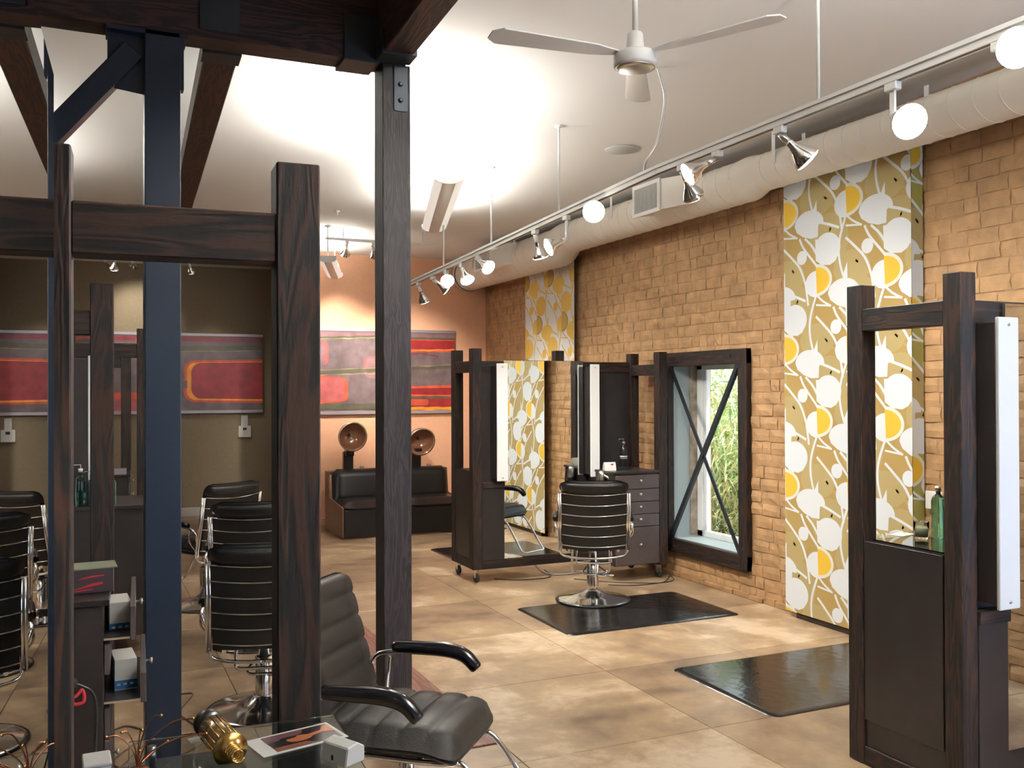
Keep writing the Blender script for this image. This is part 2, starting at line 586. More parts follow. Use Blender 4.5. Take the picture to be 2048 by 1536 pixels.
wbox('pane', M['clear'], (xs0+.022, xs0+.026, WY0+.05, WY1-.1, WZ0+.07, WZ1-.05))
# crossed angle-iron brace
for s in (1, -1):
    a = Vector((XF+.015-XW+(0.006 if s > 0 else -0.006), (WY0+.0-6.745), (WZ0 if s > 0 else WZ1)-.2))
    b = Vector((XF+.015-XW+(0.006 if s > 0 else -0.006), (WY1-.0-6.745), (WZ1 if s > 0 else WZ0)-.2))
    d = (b-a).normalized()
    nrm = Vector((0, -d.z, d.y))*0.019
    dx = Vector((0.028, 0, 0))
    mb = MB()
    q = Vector((.005, 0, 0))
    mb.add([a-nrm-q, a+nrm-q, b+nrm-q, b-nrm-q, a-nrm+q, a+nrm+q, b+nrm+q, b-nrm+q], [(0, 1, 2, 3), (7, 6, 5, 4), (0, 4, 5, 1), (1, 5, 6, 2), (2, 6, 7, 3), (3, 7, 4, 0)])
    k = nrm*0.75
    mb.add([a-nrm, a-k, b-k, b-nrm, a-nrm+dx, a-k+dx, b-k+dx, b-nrm+dx], [(0, 1, 2, 3), (7, 6, 5, 4), (0, 4, 5, 1), (1, 5, 6, 2), (2, 6, 7, 3), (3, 7, 4, 0)])
    mb.build('brace_bar', M['iron'], wd)

# outside: ground and bamboo
struct(boxp('ground', M['soil'], None, (5.6, 16, -6, 24, -0.25, -0.15)))
def bamboo(name, cx, cy_, label, n, seed, zr=(0.0, 2.9), rad=0.6):
    rnd = random.Random(seed)
    t = thing(name, label, 'bamboo', (cx, cy_, -0.15), 0, 'bamboo beyond the window')
    for k in range(4):
        a = rnd.uniform(0, 6.28)
        px, py = rad*.5*math.cos(a), rad*.6*math.sin(a)
        pts = [(px*(1+.3*h), py*(1+.25*h), h*(zr[1]/1.0)*.33) for h in (0, 1, 2, 3)]
        MB().tube(pts, .012, 6).build('cane', M['stem'], t)
    for mi, (mm, cnt) in enumerate((('leaf', n), ('leafy', n//3))):
        mb = MB()
        for k in range(cnt):
            a = rnd.uniform(0, 6.28)
            rr = rad*math.sqrt(rnd.random())
            zc = rnd.uniform(*zr)
            if zc > zr[1]*.78 and rnd.random() < .6: continue
            c = Vector((rr*math.cos(a), rr*1.2*math.sin(a), zc))
            d = Vector((rnd.uniform(-1, 1), rnd.uniform(-1, 1), rnd.uniform(-1.3, .35))).normalized()
            sd = d.cross(Vector((rnd.uniform(-1, 1), rnd.uniform(-1, 1), rnd.uniform(-1, 1)))).normalized()
            L = rnd.uniform(.12, .24)
            wv = sd*rnd.uniform(.008, .016)
            mid = c + d*L*.4
            tip = c + d*L + Vector((0, 0, -.25*L))
            mb.add([c, mid-wv, tip, mid+wv], [(0, 1, 2, 3)])
        mb.build('foliage', M[mm], t, kind='stuff')
    return t
k = 0
for (bx, by, lab, top) in ((6.9, 8.68, 'near right bamboo clump outside the window, below the crossing brace', 1.95), (6.9, 10.45, 'near left bamboo clump outside the window, beside the white sash', 2.0),
                           (8.42, 10.2, 'bamboo clump further back on the right of the window view', 2.25), (8.42, 11.98, 'bamboo clump furthest back on the left of the window view', 2.25)):
    bamboo('bamboo_plant', bx, by, lab, 5200, 40+k, (0.05, top), 0.60)
    k += 1

# ------------------------------------------------------------------ printed banners on the brick wall
def arc_pts(pts, sub=6):
    out = []
    P = [Vector((*p, 0)) for p in pts]
    for i in range(len(P)-1):
        p0 = P[max(i-1, 0)]; p1 = P[i]; p2 = P[i+1]; p3 = P[min(i+2, len(P)-1)]
        for k in range(sub):
            t = k/sub
            q = 0.5*((2*p1)+(-p0+p2)*t+(2*p0-5*p1+4*p2-p3)*t*t+(-p0+3*p1-3*p2+p3)*t**3)
            out.append((q.x, q.y))
    out.append((P[-1].x, P[-1].y))
    return out
def stroke(pts, w):
    P = arc_pts(pts)
    res = []
    for i in range(len(P)-1):
        a, b = P[i], P[i+1]
        dx, dy = b[0]-a[0], b[1]-a[1]
        l = math.hypot(dx, dy) or 1
        nx, ny = -dy/l*w/2, dx/l*w/2
        e = .12*w/l
        a2 = (a[0]-dx*e, a[1]-dy*e); b2 = (b[0]+dx*e, b[1]+dy*e)
        res.append([(a2[0]+nx, a2[1]+ny), (a2[0]-nx, a2[1]-ny), (b2[0]-nx, b2[1]-ny), (b2[0]+nx, b2[1]+ny)])
    return res
def ell(cx, cy_, rx, ry, a0=0, a1=360, n=20):
    return [(cx+rx*math.cos(R(a0+(a1-a0)*k/n)), cy_+ry*math.sin(R(a0+(a1-a0)*k/n))) for k in range(n+1 if (a1-a0) < 360 else n)]
def motif():
    # (layer, colour key, convex-ish polygon)
    S = []
    S.append((0, 'ghost', ell(.115, .155, .165, .165)))
    S.append((0, 'ghost', ell(.30, -.05, .15, .11)))
    S.append((1, 'white', [(-.005, .165)] + ell(.10, .095, .112, .100, 135, -25, 14) + [(.17, .01), (.125, -.012), (.05, -.004), (0, .03)]))
    S.append((1, 'white', ell(0, -.12, .095, .085, 90, 270, 14)))
    S.append((1, 'pale', [(0, .0)] + ell(.0, -.098, .140, .104, 88, -80, 16) + [(0, -.205)]))
    S.append((2, 'yellow', [(0, -.014)] + ell(.0, -.098, .118, .084, 88, -86, 16)))
    # notched petal
    S.append((1, 'white', ell(.235, -.195, .13, .088, 180, 0, 16) + [(.365, -.205), (.32, -.207)] + [(.315, -.29)] + [(.25, -.292), (.18, -.27), (.125, -.235)]))
    S.append((1, 'white', ell(.17, -.405, .046, .046)))
    for st in (([(0, -.195), (-.05, -.33), (-.055, -.45), (-.015, -.58), (.03, -.64)], .017),
               ([(.03, -.63), (.11, -.655), (.20, -.69)], .017),
               ([(.01, -.195), (.06, -.235), (.125, -.27)], .014),
               ([(.0, -.255), (.06, -.262), (.13, -.27)], .012),
               ([(.15, -.28), (.19, -.35), (.30, -.47), (.345, -.53)], .017),
               ([(.20, -.285), (.27, -.35), (.335, -.45)], .017),
               ([(.0, -.33), (.07, -.39), (.15, -.47), (.20, -.58), (.225, -.72)], .017)):
        for q in stroke(*st):
            S.append((1.5, 'white', q))
    S.append((1, 'white', [(.01, -.48), (.012, -.61), (-.03, -.56)]))
    for st in (([(.22, .12), (.30, -.02), (.36, -.08)], .012), ([(.05, -.45), (.16, -.55), (.28, -.62)], .012), ([(.10, -.85), (.12, -.70), (.20, -.60)], .012)):
        for q in stroke(*st):
            S.append((0, 'ghost', q))
    return S
def clip(poly, x0, x1, y0, y1):
    def half(P, inside, inter):
        out = []
        for i in range(len(P)):
            a, b = P[i], P[(i+1) % len(P)]
            ia, ib = inside(a), inside(b)
            if ia: out.append(a)
            if ia != ib: out.append(inter(a, b))
        return out
    def ix(X): return lambda a, b: (X, a[1]+(b[1]-a[1])*(X-a[0])/(b[0]-a[0]))
    def iy(Y): return lambda a, b: (a[0]+(b[0]-a[0])*(Y-a[1])/(b[1]-a[1]), Y)
    for ins, it in ((lambda p: p[0] >= x0, ix(x0)), (lambda p: p[0] <= x1, ix(x1)), (lambda p: p[1] >= y0, iy(y0)), (lambda p: p[1] <= y1, iy(y1))):
        if len(poly) < 3: return []
        poly = half(poly, ins, it)
    return poly if len(poly) >= 3 else []
MOT = [(a_, b_, [(q[0]*1.15, -.10+(q[1]+.10)*1.12) for q in c_]) for (a_, b_, c_) in motif()]
def banner(name, label, Y0, Y1, z0, z1, X, colors, uoff, period=.635, vper=1.01, vt=3.10, side=0.0, u_shift=.34):
    # u runs towards the camera (decreasing y); front face looks at -x
    t = thing(name, label, 'banner', (X, (Y0+Y1)/2, z0))
    W = Y1-Y0
    Hh = z1-z0
    ym = (Y0+Y1)/2
    mats = {k: plain(name+'_'+k, c, .75) for k, c in colors.items()}
    boxp('cloth', mats['ground'], t, (0, 0.004, -W/2, W/2, 0, Hh))
    keys = ['ghost', 'white', 'pale', 'yellow']
    mb = MB()
    def put(shift_u, v0, mapper, ulo, uhi):
        for n_, (lay, ck, poly) in enumerate(MOT):
            P = [(p[0]+shift_u, p[1]+v0) for p in poly]
            P = clip(P, ulo, uhi, z0, z1)
            if not P: continue
            off = 0.0006 + 0.0005*lay + 0.000013*(n_ % 17)
            mb.cur = keys.index(ck)
            mb.add([mapper(u, v, off) for u, v in P], [tuple(range(len(P)))])
    def front(u, v, off): return (-off, (Y1-u)-ym, v-z0)
    kx = -2
    while kx*period < W+.5:
        for par in (0, 1):
            for r_ in range(-1, 5):
                v0 = vt - r_*vper - par*vper*.52
                put(uoff + kx*period + par*u_shift, v0, front, 0, W)
        kx += 1
    if side:
        boxp('side_return', mats['side'], t, (0, side, -W/2, -W/2+.004, 0, Hh))
        def sd(u, v, off): return (u, -W/2-off, v-z0)
        for kx in (-2, -1, 0, 1):
            for par in (0, 1):
                for r_ in range(-1, 5):
                    put(uoff + kx*period + par*u_shift - .05, vt+.2 - r_*vper - par*vper*.52, sd, 0, side)
    mb.build('printed_flowers', [mats[k] for k in keys], t)
    return t
banner('floral_banner', 'large gold banner with white petals and stems, hung beside the window', 4.40, 5.60, 0.045, 3.42, 4.765,
       {'ground': (0.36, 0.245, 0.078), 'white': (0.66, 0.71, 0.76), 'pale': (0.66, 0.68, 0.62), 'yellow': (0.68, 0.44, 0.035), 'ghost': (0.38, 0.30, 0.13), 'side': (0.30, 0.28, 0.07)}, 0.0, side=.10)
banner('floral_banner', 'white banner with golden yellow petals, at the far end of the brick wall', 9.03, 10.28, 0.10, 3.30, 4.80,
       {'ground': (0.80, 0.82, 0.86), 'white': (0.74, 0.50, 0.11), 'pale': (0.45, 0.29, 0.08), 'yellow': (0.55, 0.36, 0.10), 'ghost': (0.76, 0.77, 0.78), 'side': (0.5, 0.5, 0.5)}, -.02, vt=3.08)
tag(boxp('kick_rail', M['wy'], None, (4.775, 4.862, 4.42, 5.50, 0.0, 0.045), .004), 'low dark wood rail on the floor under the gold banner', 'rail')

# ------------------------------------------------------------------ paintings
def paintmats():
    d = {'grey': (0.145, 0.105, 0.11), 'mauve': (0.21, 0.12, 0.13), 'olive': (0.095, 0.088, 0.06), 'gold': (0.34, 0.28, 0.11), 'crimson': (0.30, 0.025, 0.03),
         'scarlet': (0.60, 0.09, 0.05), 'orange': (0.90, 0.33, 0.04), 'rose': (0.40, 0.10, 0.10), 'maroon': (0.22, 0.035, 0.045)}
    return {k: plain('paint_'+k, c, .32, var=.22, bs=9, bump=.05) for k, c in d.items()}
PM = paintmats()
def painting(label, x0, x1, Y, z0, z1, shapes, rail=(True, True)):
    cx = (x0+x1)/2
    t = thing('abstract_painting', label, 'painting', (cx, Y, z0))
    w_, h_ = x1-x0, z1-z0
    boxp('canvas', PM['grey'], t, (-w_/2, w_/2, -.035, -.004, .02, h_-.02))
    keys = list(PM)
    mb = MB()
    for n_, (ck, poly) in enumerate(shapes):
        P = clip([(p[0]-cx, p[1]-z0) for p in poly], -w_/2, w_/2, .02, h_-.02)
        if not P: continue
        mb.cur = keys.index(ck)
        mb.add([(p[0], -.0355-.00022*n_, p[1]) for p in P], [tuple(range(len(P)))])
    mb.build('painted_shapes', [PM[k] for k in keys], t)
    boxp('rail', M['rail'], t, (-w_/2-.004, w_/2+.004, -.044, 0, h_-.028, h_+.012), .003)
    boxp('rail', M['rail'], t, (-w_/2-.004, w_/2+.004, -.044, 0, -.012, .030), .003)
    return t
def band(ck, x0, x1, za, zb, th, wob=.004):
    n = 14
    a = [(x0+(x1-x0)*k/n, za+(zb-za)*k/n+wob*math.sin(k*2.1)) for k in range(n+1)]
    return (ck, a+[(p[0], p[1]-th-wob*math.cos(p[0]*17)) for p in a[::-1]])
def rrect(ck, x0, x1, z0, z1, r=.08, bow=.03):
    P = []
    for cx_, cz_, a in ((x1-r, z1-r, 0), (x0+r, z1-r, 90), (x0+r, z0+r, 180), (x1-r, z0+r, 270)):
        for k in range(6):
            P.append((cx_+r*math.cos(R(a+15*k*1.2)), cz_+r*math.sin(R(a+15*k*1.2))))
        if a in (0, 180):
            P.append(((x0+x1)/2, (z1+bow) if a == 0 else (z0-bow)))
    return (ck, P)
painting('long abstract painting in grey and red on the peach wall above the dryer chairs', 2.42, 4.42, YB, 1.405, 2.475, [
    band('mauve', 2.4, 4.5, 2.47, 2.47, .09), band('olive', 2.4, 3.45, 2.36, 2.41, .035), band('gold', 2.4, 3.45, 2.335, 2.385, .008), band('olive', 3.45, 4.5, 2.395, 2.385, .045),
    rrect('scarlet', 3.40, 4.9, 2.20, 2.36, .05, 0), rrect('crimson', 3.45, 4.9, 2.235, 2.35, .05, 0), band('orange', 3.45, 4.5, 2.205, 2.245, .012),
    rrect('rose', 3.18, 3.56, 1.90, 2.12, .05), rrect('mauve', 3.20, 3.6, 1.86, 2.10, .05), rrect('maroon', 3.66, 4.2, 1.90, 2.16, .05), rrect('grey', 3.69, 4.2, 1.90, 2.14, .05),
    band('olive', 2.4, 4.5, 1.94, 2.035, .045), band('gold', 2.4, 3.5, 1.885, 1.925, .007), band('gold', 2.4, 4.5, 1.945, 2.04, .005),
    rrect('rose', 2.3, 2.73, 2.02, 2.32, .06), rrect('mauve', 2.2, 2.68, 2.0, 2.30, .06),
    rrect('scarlet', 2.3, 2.98, 1.56, 1.86, .07), rrect('rose', 2.2, 2.93, 1.575, 1.845, .07),  # left red shapes: glare on them is put into the rose colour
    band('olive', 2.4, 3.6, 1.535, 1.53, .075), rrect('scarlet', 3.55, 5.2, 1.625, 1.745, .05, .02), rrect('crimson', 3.62, 5.2, 1.645, 1.72, .04, .01),
    band('olive', 3.5, 4.5, 1.625, 1.615, .045), rrect('crimson', 3.4, 5.2, 1.475, 1.585, .03, 0), rrect('scarlet', 3.5, 4.05, 1.50, 1.58, .03, 0),
    band('orange', 3.4, 4.5, 1.485, 1.475, .04), band('scarlet', 3.4, 4.5, 1.445, 1.43, .02)])
painting('long abstract painting with a red rounded block on the olive wall', -0.62, 2.195, YO, 1.405, 2.47, [
    band('maroon', -.7, 2.3, 2.43, 2.43, .06), band('olive', -.7, 2.3, 2.27, 2.33, .07), band('gold', -.7, 2.3, 2.20, 2.26, .006),
    band('mauve', -.7, 1.1, 2.20, 2.24, .10), rrect('rose', .55, 1.02, 2.08, 2.42, .05), rrect('scarlet', -.3, .22, 2.05, 2.40, .08), rrect('grey', -.25, .16, 2.1, 2.36, .08),
    rrect('scarlet', 1.155, 3.4, 1.545, 2.115, .14, .02), rrect('orange', 1.19, 3.3, 1.575, 2.085, .12, .02), rrect('crimson', 1.25, 3.3, 1.595, 2.08, .13, .015),
    rrect('scarlet', -.9, .95, 1.55, 1.68, .05, 0), rrect('rose', -.9, .9, 1.42, 1.60, .05, 0), rrect('grey', 1.05, 1.2, 1.74, 1.84, .01, 0)])

# wall plates on the olive wall
t = thing('thermostat', 'square white thermostat low on the olive wall', 'thermostat', (1.953, YO, 1.134))
boxp('body', M['plasticw'], t, (-.085, .085, -.03, 0, -.08, .08), .006)
boxp('display', M['black'], t, (-.025, .025, -.033, -.029, .02, .055))
t = thing('wall_switch', 'small white switch plate above the thermostat', 'switch', (1.953, YO, 1.285))
boxp('plate', M['plasticw'], t, (-.045, .045, -.012, 0, -.075, .075), .004)
boxp('toggle', M['white'], t, (-.012, .012, -.022, -.011, -.025, .025), .003)

# ------------------------------------------------------------------ timber and steel frame
BY = 4.22
ZB = 3.225
t = thing('ceiling_beam', 'heavy dark timber beam crossing the top left, carried on the tall post', 'beam', (0, BY, ZB))
boxp('timber', M['beamx'], t, (XL+.0, 1.36, 0, .16, 0, cz(BY)-ZB-.004), .006)
boxp('bracket_sleeve', M['iron'], t, (1.06, 1.225, -.012, .172, -.012, .20), .002)
boxp('bracket_sleeve', M['iron'], t, (.43, .60, -.012, -.0005, .03, .25), .002)
def yrot(px, py, a):
    c, s = math.cos(a), math.sin(a)
    return lambda x, y: (px+x*c-y*s, py+x*s+y*c)
t = thing('ceiling_beam', 'reddish dark beam running to the back wall, beside the steel column', 'beam', (.545, 4.385, ZB), R(-2.4))
boxp('timber', M['beamy'], t, (-.075, .075, 0, 7.3, 0, .13), .005)
boxp('hanger_bracket', M['iron'], t, (-.085, .085, 0, .14, -.008, .16), .002)
t = thing('ceiling_beam', 'dark timber beam running toward the viewer from the head of the tall post', 'beam', (1.29, 4.215, ZB+.01), R(-2.4))
boxp('timber', M['beamy'], t, (-.07, .07, -6.4, 0, 0, cz(BY)-ZB-.02), .005)
boxp('hanger_bracket', M['iron'], t, (-.082, .082, -.13, 0, -.010, .10), .002)

t = thing('timber_post', 'tall dark timber post with a bolted steel plate, left of center', 'post', (1.31, BY+.07, .010))
boxp('timber', M['woodpost'], t, (-.068, .068, -.07, .07, 0, ZB-.010), .004, seg=2)
mb = MB().prism([(-.022+.035, 2.995), (.045, 2.995), (.052, 3.002), (.052, 3.205), (-.015, 3.205), (-.015, 3.002), (-.008, 2.995)], -.078, -.0705, 'y')
pl = mb.build('steel_plate', M['iron'], t, .001)
for zz in (3.045, 3.12):
    mb = MB().lathe([(.0, -.0), (.011, .0), (.011, .008), (.006, .013), (0, .013)], (.016, -.078, zz), 8, (0, -1, 0), False)
    mb.build('bolt', M['iron'], pl)

t = thing('steel_column', 'navy blue steel column with gusset plates under the big beam', 'column', (.282, BY+.075, 0))
mb = MB()
mb.box(-.072, .072, -.075, -.066, 0, ZB).box(-.072, .072, .066, .075, 0, ZB).box(-.072, -.063, -.066, .066, 0, ZB).box(.063, .072, -.066, .066, 0, ZB)
mb.build('tube', M['navy'], t, .004, 2)
mb = MB().prism([(-.072, 2.96), (-.20, 2.975), (-.215, 3.0), (-.215, ZB), (-.072, ZB)], -.03, -.018, 'y')
mb.build('gusset_plate', M['navy'], t)
mb = MB().prism([(.072, 2.985), (.085, 2.985), (.085, ZB), (.072, ZB)], -.07, -.018, 'y')
mb.build('gusset_plate', M['navy'], t)
boxp('cap_plate', M['navy'], t, (-.22, .10, -.075, .075, ZB-.020, ZB-.002))
boxp('base_plate', M['navy'], t, (-.11, .11, -.11, .11, 0.001, .018), .003)
# diagonal brace
a = Vector((-.115, -.012, 3.135)); b = Vector((-1.03, -.012, 2.003))
d = (b-a).normalized(); n_ = Vector((d.z, 0, -d.x))*.044
mb = MB()
yy = Vector((0, .055, 0))
mb.add([a-n_-yy, a+n_-yy, b+n_-yy, b-n_-yy, a-n_+yy, a+n_+yy, b+n_+yy, b-n_+yy], [(0, 1, 2, 3), (7, 6, 5, 4), (0, 4, 5, 1), (1, 5, 6, 2), (2, 6, 7, 3), (3, 7, 4, 0)])
mb.build('diagonal_brace', M['navy'], t, .003)
t = thing('steel_column', 'second navy steel column at the foot of the diagonal brace', 'column', (-.80, BY+.075, 0))
boxp('tube', M['navy'], t, (-.072, .072, -.075, .075, 0, 2.4), .004)
boxp('base_plate', M['navy'], t, (-.11, .11, -.11, .11, 0.001, .018), .003)

# ------------------------------------------------------------------ air duct
DX = 4.60
t = thing('air_duct', 'long cream spiral air duct under the ceiling above the brick wall', 'duct', (DX, 0, 0))
segs = [(-3.4, 5.62, .137, 3.315), (5.84, 8.72, .163, 3.295), (8.98, 11.715, .205, 3.225)]
def yl(prof, c):
    return MB().lathe(prof, c, 36, (0, 1, 0))
for i, (y0, y1, r, z) in enumerate(segs):
    yl([(r, y0), (r, y1)], (0, 0, z)).build('duct_section', M['cream'], t)
for (a, b) in ((segs[0], segs[1]), (segs[1], segs[2])):
    mb = MB()
    vs = []
    n = 36; st = 10
    for k in range(st+1):
        f = k/st; e = f*f*(3-2*f)
        r = a[2]+(b[2]-a[2])*e + (.012*math.sin(f*PI)); z = a[3]+(b[3]-a[3])*e; y = a[1]+(b[0]-a[1])*f
        vs += [(r*math.cos(2*PI*q/n), y, z+r*math.sin(2*PI*q/n)) for q in range(n)]
    fs = [(k*n+q, k*n+(q+1) % n, (k+1)*n+(q+1) % n, (k+1)*n+q) for k in range(st) for q in range(n)]
    mb.add(vs, fs, True)
    mb.build('reducer', M['cream'], t)
mb = MB()
for (y0, y1, r, z) in segs:      # spiral lock seam as one helix per section
    pts = []
    pitch = .165
    turns = (y1-y0)/pitch
    n = int(turns*20)
    for k in range(n+1):
        a = 2*PI*k/20
        pts.append((-(r+.0006)*math.cos(a), y0+pitch*k/20, z+(r+.0006)*math.sin(a)))
    mb.tube(pts, .0036, 4)
mb.build('spiral_seam', M['seam'], t, kind='stuff')
yl([(.205, 11.60), (.212, 11.60), (.212, 11.615), (.205, 11.615)], (0, 0, 3.225)).build('end_collar', M['iron'], t)
for yv in (2.4, 3.35, 4.25, 5.35, 6.45, 7.6, 8.5, 9.7, 11.0):
    s_ = [q for q in segs if q[0] <= yv <= q[1]][0]
    r, z = s_[2]+.001, s_[3]
    for sx in (-1, 1):
        boxp('hanger_strap', M['white'], t, (sx*r-.0015, sx*r+.0015, yv-.018, yv+.018, z, cz(yv)-.002))
def vent(name, lab, yc, z, r, w_, h_):
    v = thing(name, lab, 'vent', (DX, yc, z))
    mb = MB()
    d0, d1 = -.02, -(r+.17)
    # tapered boot from the duct to the grille
    a = [(-r*.8, -w_*1.25, -h_*.45), (-r*.8, w_*.55, -h_*.45), (-r*.8, w_*.55, h_*.5), (-r*.8, -w_*1.25, h_*.5)]
    b = [(d1, -w_/2, -h_/2-.02), (d1, w_/2, -h_/2-.02), (d1, w_/2, h_/2-.02), (d1, -w_/2, h_/2-.02)]
    mb.add(a+b, [(0, 1, 2, 3), (7, 6, 5, 4), (0, 4, 5, 1), (1, 5, 6, 2), (2, 6, 7, 3), (3, 7, 4, 0)])
    mb.build('boot', M['cream'], v)
    fo = -.02
    fr = MB()
    e = .022
    for bb in ((d1-.012, d1, -w_/2-.01, w_/2+.01, -h_/2-.01+fo, -h_/2+e+fo), (d1-.012, d1, -w_/2-.01, w_/2+.01, h_/2-e+fo, h_/2+.01+fo),
               (d1-.012, d1, -w_/2-.01, -w_/2+e, -h_/2+e+fo, h_/2-e+fo), (d1-.012, d1, w_/2-e, w_/2+.01, -h_/2+e+fo, h_/2-e+fo)):
        fr.box(*bb)
    fr.build('grille_frame', M['white'], v)
    boxp('grille_back', M['grille'], v, (d1-.002, d1-.0005, -w_/2+e, w_/2-e, -h_/2+e+fo, h_/2-e+fo))
    ns_ = 17
    for k in range(ns_):
        yk = -w_/2+e+(w_-2*e)*(k+.5)/ns_
        boxp('slat', M['white'], v, (d1-.009, d1-.003, yk-.0038, yk+.0038, -h_/2+e+fo, h_/2-e+fo))
    return v
vent('duct_vent', 'nearer white supply grille boxed onto the side of the duct', 6.72, 3.32, .163, .40, .25)
vent('duct_vent', 'farther white supply grille on the side of the duct by the far banner', 10.25, 3.26, .205, .42, .25)

# ------------------------------------------------------------------ lighting tracks and spot heads
TX = 3.0
TB = 4.6
def tz(y): return 2.965-.004*(y-1.2) if y < TB else 2.951-.0385*(y-TB)
mb_y0, mb_y1 = 1.2, 9.35
t = thing('lighting_track', 'long white lighting track hung on rods from front to back of the room', 'track', (TX, 0, 0))
mb = MB()
def slant(x0, x1, o0, o1, name, mt):
    for (ya, yb) in ((mb_y0, TB-.001), (TB+.001, mb_y1)):
        za, zb_ = tz(ya), tz(yb)
        MB().add([(x0, ya, za+o0), (x1, ya, za+o0), (x1, yb, zb_+o0), (x0, yb, zb_+o0), (x0, ya, za+o1), (x1, ya, za+o1), (x1, yb, zb_+o1), (x0, yb, zb_+o1)],
           [(3, 2, 1, 0), (4, 5, 6, 7), (0, 1, 5, 4), (1, 2, 6, 5), (2, 3, 7, 6), (3, 0, 4, 7)]).build(name, mt, t)
slant(-.018, .018, -.006, .022, 'track_rail', M['white'])
slant(-.026, .026, .023, .040, 'support_channel', M['white'])
slant(-.008, .008, -.0075, -.0055, 'conductor_slot', M['black'])
for yv in (3.29, 5.86, 7.08, 8.22):
    mb = MB().cyl((0, yv, tz(yv)+.04), (0, yv, cz(yv)-.001), .008, 10)
    mb.build('hanger_rod', M['white'], t)
    mb = MB().lathe([(.0, cz(yv)-.001), (.03, cz(yv)-.001), (.03, cz(yv)-.008), (.008, cz(yv)-.014)], (0, yv, 0), 16)
    mb.build('ceiling_cup', M['white'], t)

def spot(x, y, ztr, aim, lab, lit=0, size=.062, stem=.07, group='spotlights on the long track', power=0, drop=0.0, spotdeg=74, color=WARM, style=0):
    """a track head: adapter box, lamp holder arm and a reflector bulb pointing along aim"""
    o = thing('track_spotlight', lab, 'spotlight', (x, y, ztr-.006), 0, group)
    d = Vector(aim).normalized()
    boxp('adapter', M['white'], o, (-.017, .017, -.032, .032, -.034, 0), .003)
    if drop:
        boxp('bracket', M['white'], o, (-.006, .006, -.014, .014, -.034-drop, -.030), .002)
    p0 = Vector((0, 0, -.034-drop))
    pj_ = p0 + d*stem
    mb = MB()
    q = d*.045
    mb.cyl(p0, p0+d*(stem+.02), .017, 12)
    mb.build('lamp_holder', M['white'] if style == 0 else M['nickel'], o)
    s = size
    prof = [(s*.28, 0), (s*.32, s*.35), (s*.50, s*.80), (s*.80, s*1.30), (s, s*1.72), (s*1.0, s*1.85)]
    bl = MB().lathe(prof, pj_, 20, d).build('reflector_bulb', M['reflector'], o)
    facem = M['bulb_on'] if lit == 2 else (M['bulb_dim'] if lit == 1 else M['lens'])
    MB().lathe([(s*1.0, s*1.85), (s*.8, s*1.98), (s*.4, s*2.05), (0.0001, s*2.06)], pj_, 20, d).build('bulb_face', facem, o)
    if power:
        lp = Vector((x, y, ztr-.006)) + pj_ + d*(s*2.06+.02)
        light('SPOT', 'spot_lamp', lp, power, color, lp+d, spot=spotdeg, blend=.9, rad=.05)
    return o
camv = lambda x, y, z: (Vector((0, 0, 1.7)) - Vector((x, y, z)))
for (y, aim, lab, lit, kw) in (
    (8.95, (.55, .35, -1), 'last spotlight at the far end of the long track', 1, dict(power=190, stem=.06, spotdeg=120)),
    (8.52, (.8, -.15, -.55), 'small clip spotlight second from the far end of the track, facing sideways', 1, dict(power=60, stem=.05)),
    (8.15, (-.25, -.9, -.55), 'glaring lit bulb just below the end of the hanging light fixture', 2, dict(power=60, stem=.05)),
    (7.75, (.1, -.6, -.8), 'lit bulb tilted down beside the glaring one on the track', 2, dict(power=90, stem=.05)),
    (7.36, (.3, -.9, -.6), 'third lit bulb of the cluster, nearest the far duct grille', 2, dict(power=60, stem=.04)),
    (6.25, (.35, .1, -1), 'downward cone bulb in front of the far duct grille, gold collar', 1, dict(power=205, stem=.06, spotdeg=130)),
    (5.75, (-.75, .1, -.35), 'spotlight on a long bracket turned away between two rods', 1, dict(power=60, stem=.03, drop=.13)),
    (5.36, (-.55, -.95, -.38), 'brightest bulb at mid track shining at the viewer', 2, dict(power=60, stem=.02, size=.07)),
    (4.36, (.75, .35, -.85), 'clear cone bulb in front of the near duct grille', 1, dict(power=150, stem=.06, style=1, spotdeg=135)),
    (4.04, (-.9, .3, -.55), 'bulb turned left toward the room next to the near grille', 1, dict(power=90, stem=.07, style=1)),
    (3.55, (.75, -.35, -.8), 'chrome reflector bulb with its glass facing down right', 1, dict(power=112, stem=.06, style=1, size=.066, spotdeg=135)),
    (2.86, (-.35, -.9, -.45), 'big glaring bulb over the gold banner', 2, dict(power=35, stem=.03, drop=.10, size=.07)),
    (2.36, (-.55, -.9, -.32), 'glaring bulb at the top right corner of the view', 2, dict(power=60, stem=.02, size=.07))):
    o = spot(TX, y, tz(y), aim, lab, lit, **kw)

# far tracks
t = thing('lighting_track', 'short white track with two bulbs in front of the peach wall', 'track', (0, 10.0, 3.33))
boxp('track_rail', M['white'], t, (2.31, 3.6, -.018, .018, -.014, .014))
for xx in (2.5, 3.4):
    MB().cyl((xx, 0, .014), (xx, 0, cz(10.0)-3.33), .006, 8).build('hanger_rod', M['white'], t)
for xx, lab, pw in ((2.535, 'left bulb of the pair over the peach wall', 420), (2.824, 'right bulb of the pair over the peach wall, by the tall post', 320)):
    spot(xx, 10.0, 3.32, (.12, .9, -.62) if pw == 420 else (.5, .9, -.75), lab, 2, .055, .05, 'spotlights by the back walls', pw, spotdeg=55)
t = thing('lighting_track', 'white track along the top of the olive wall', 'track', (0, 12.35, 3.345))
boxp('track_rail', M['white'], t, (-2.6, 2.1, -.018, .018, -.014, .014))
for xx in (-2.2, -.4, 1.7):
    MB().cyl((xx, 0, .014), (xx, 0, cz(12.35)-3.345), .006, 8).build('hanger_rod', M['white'], t)
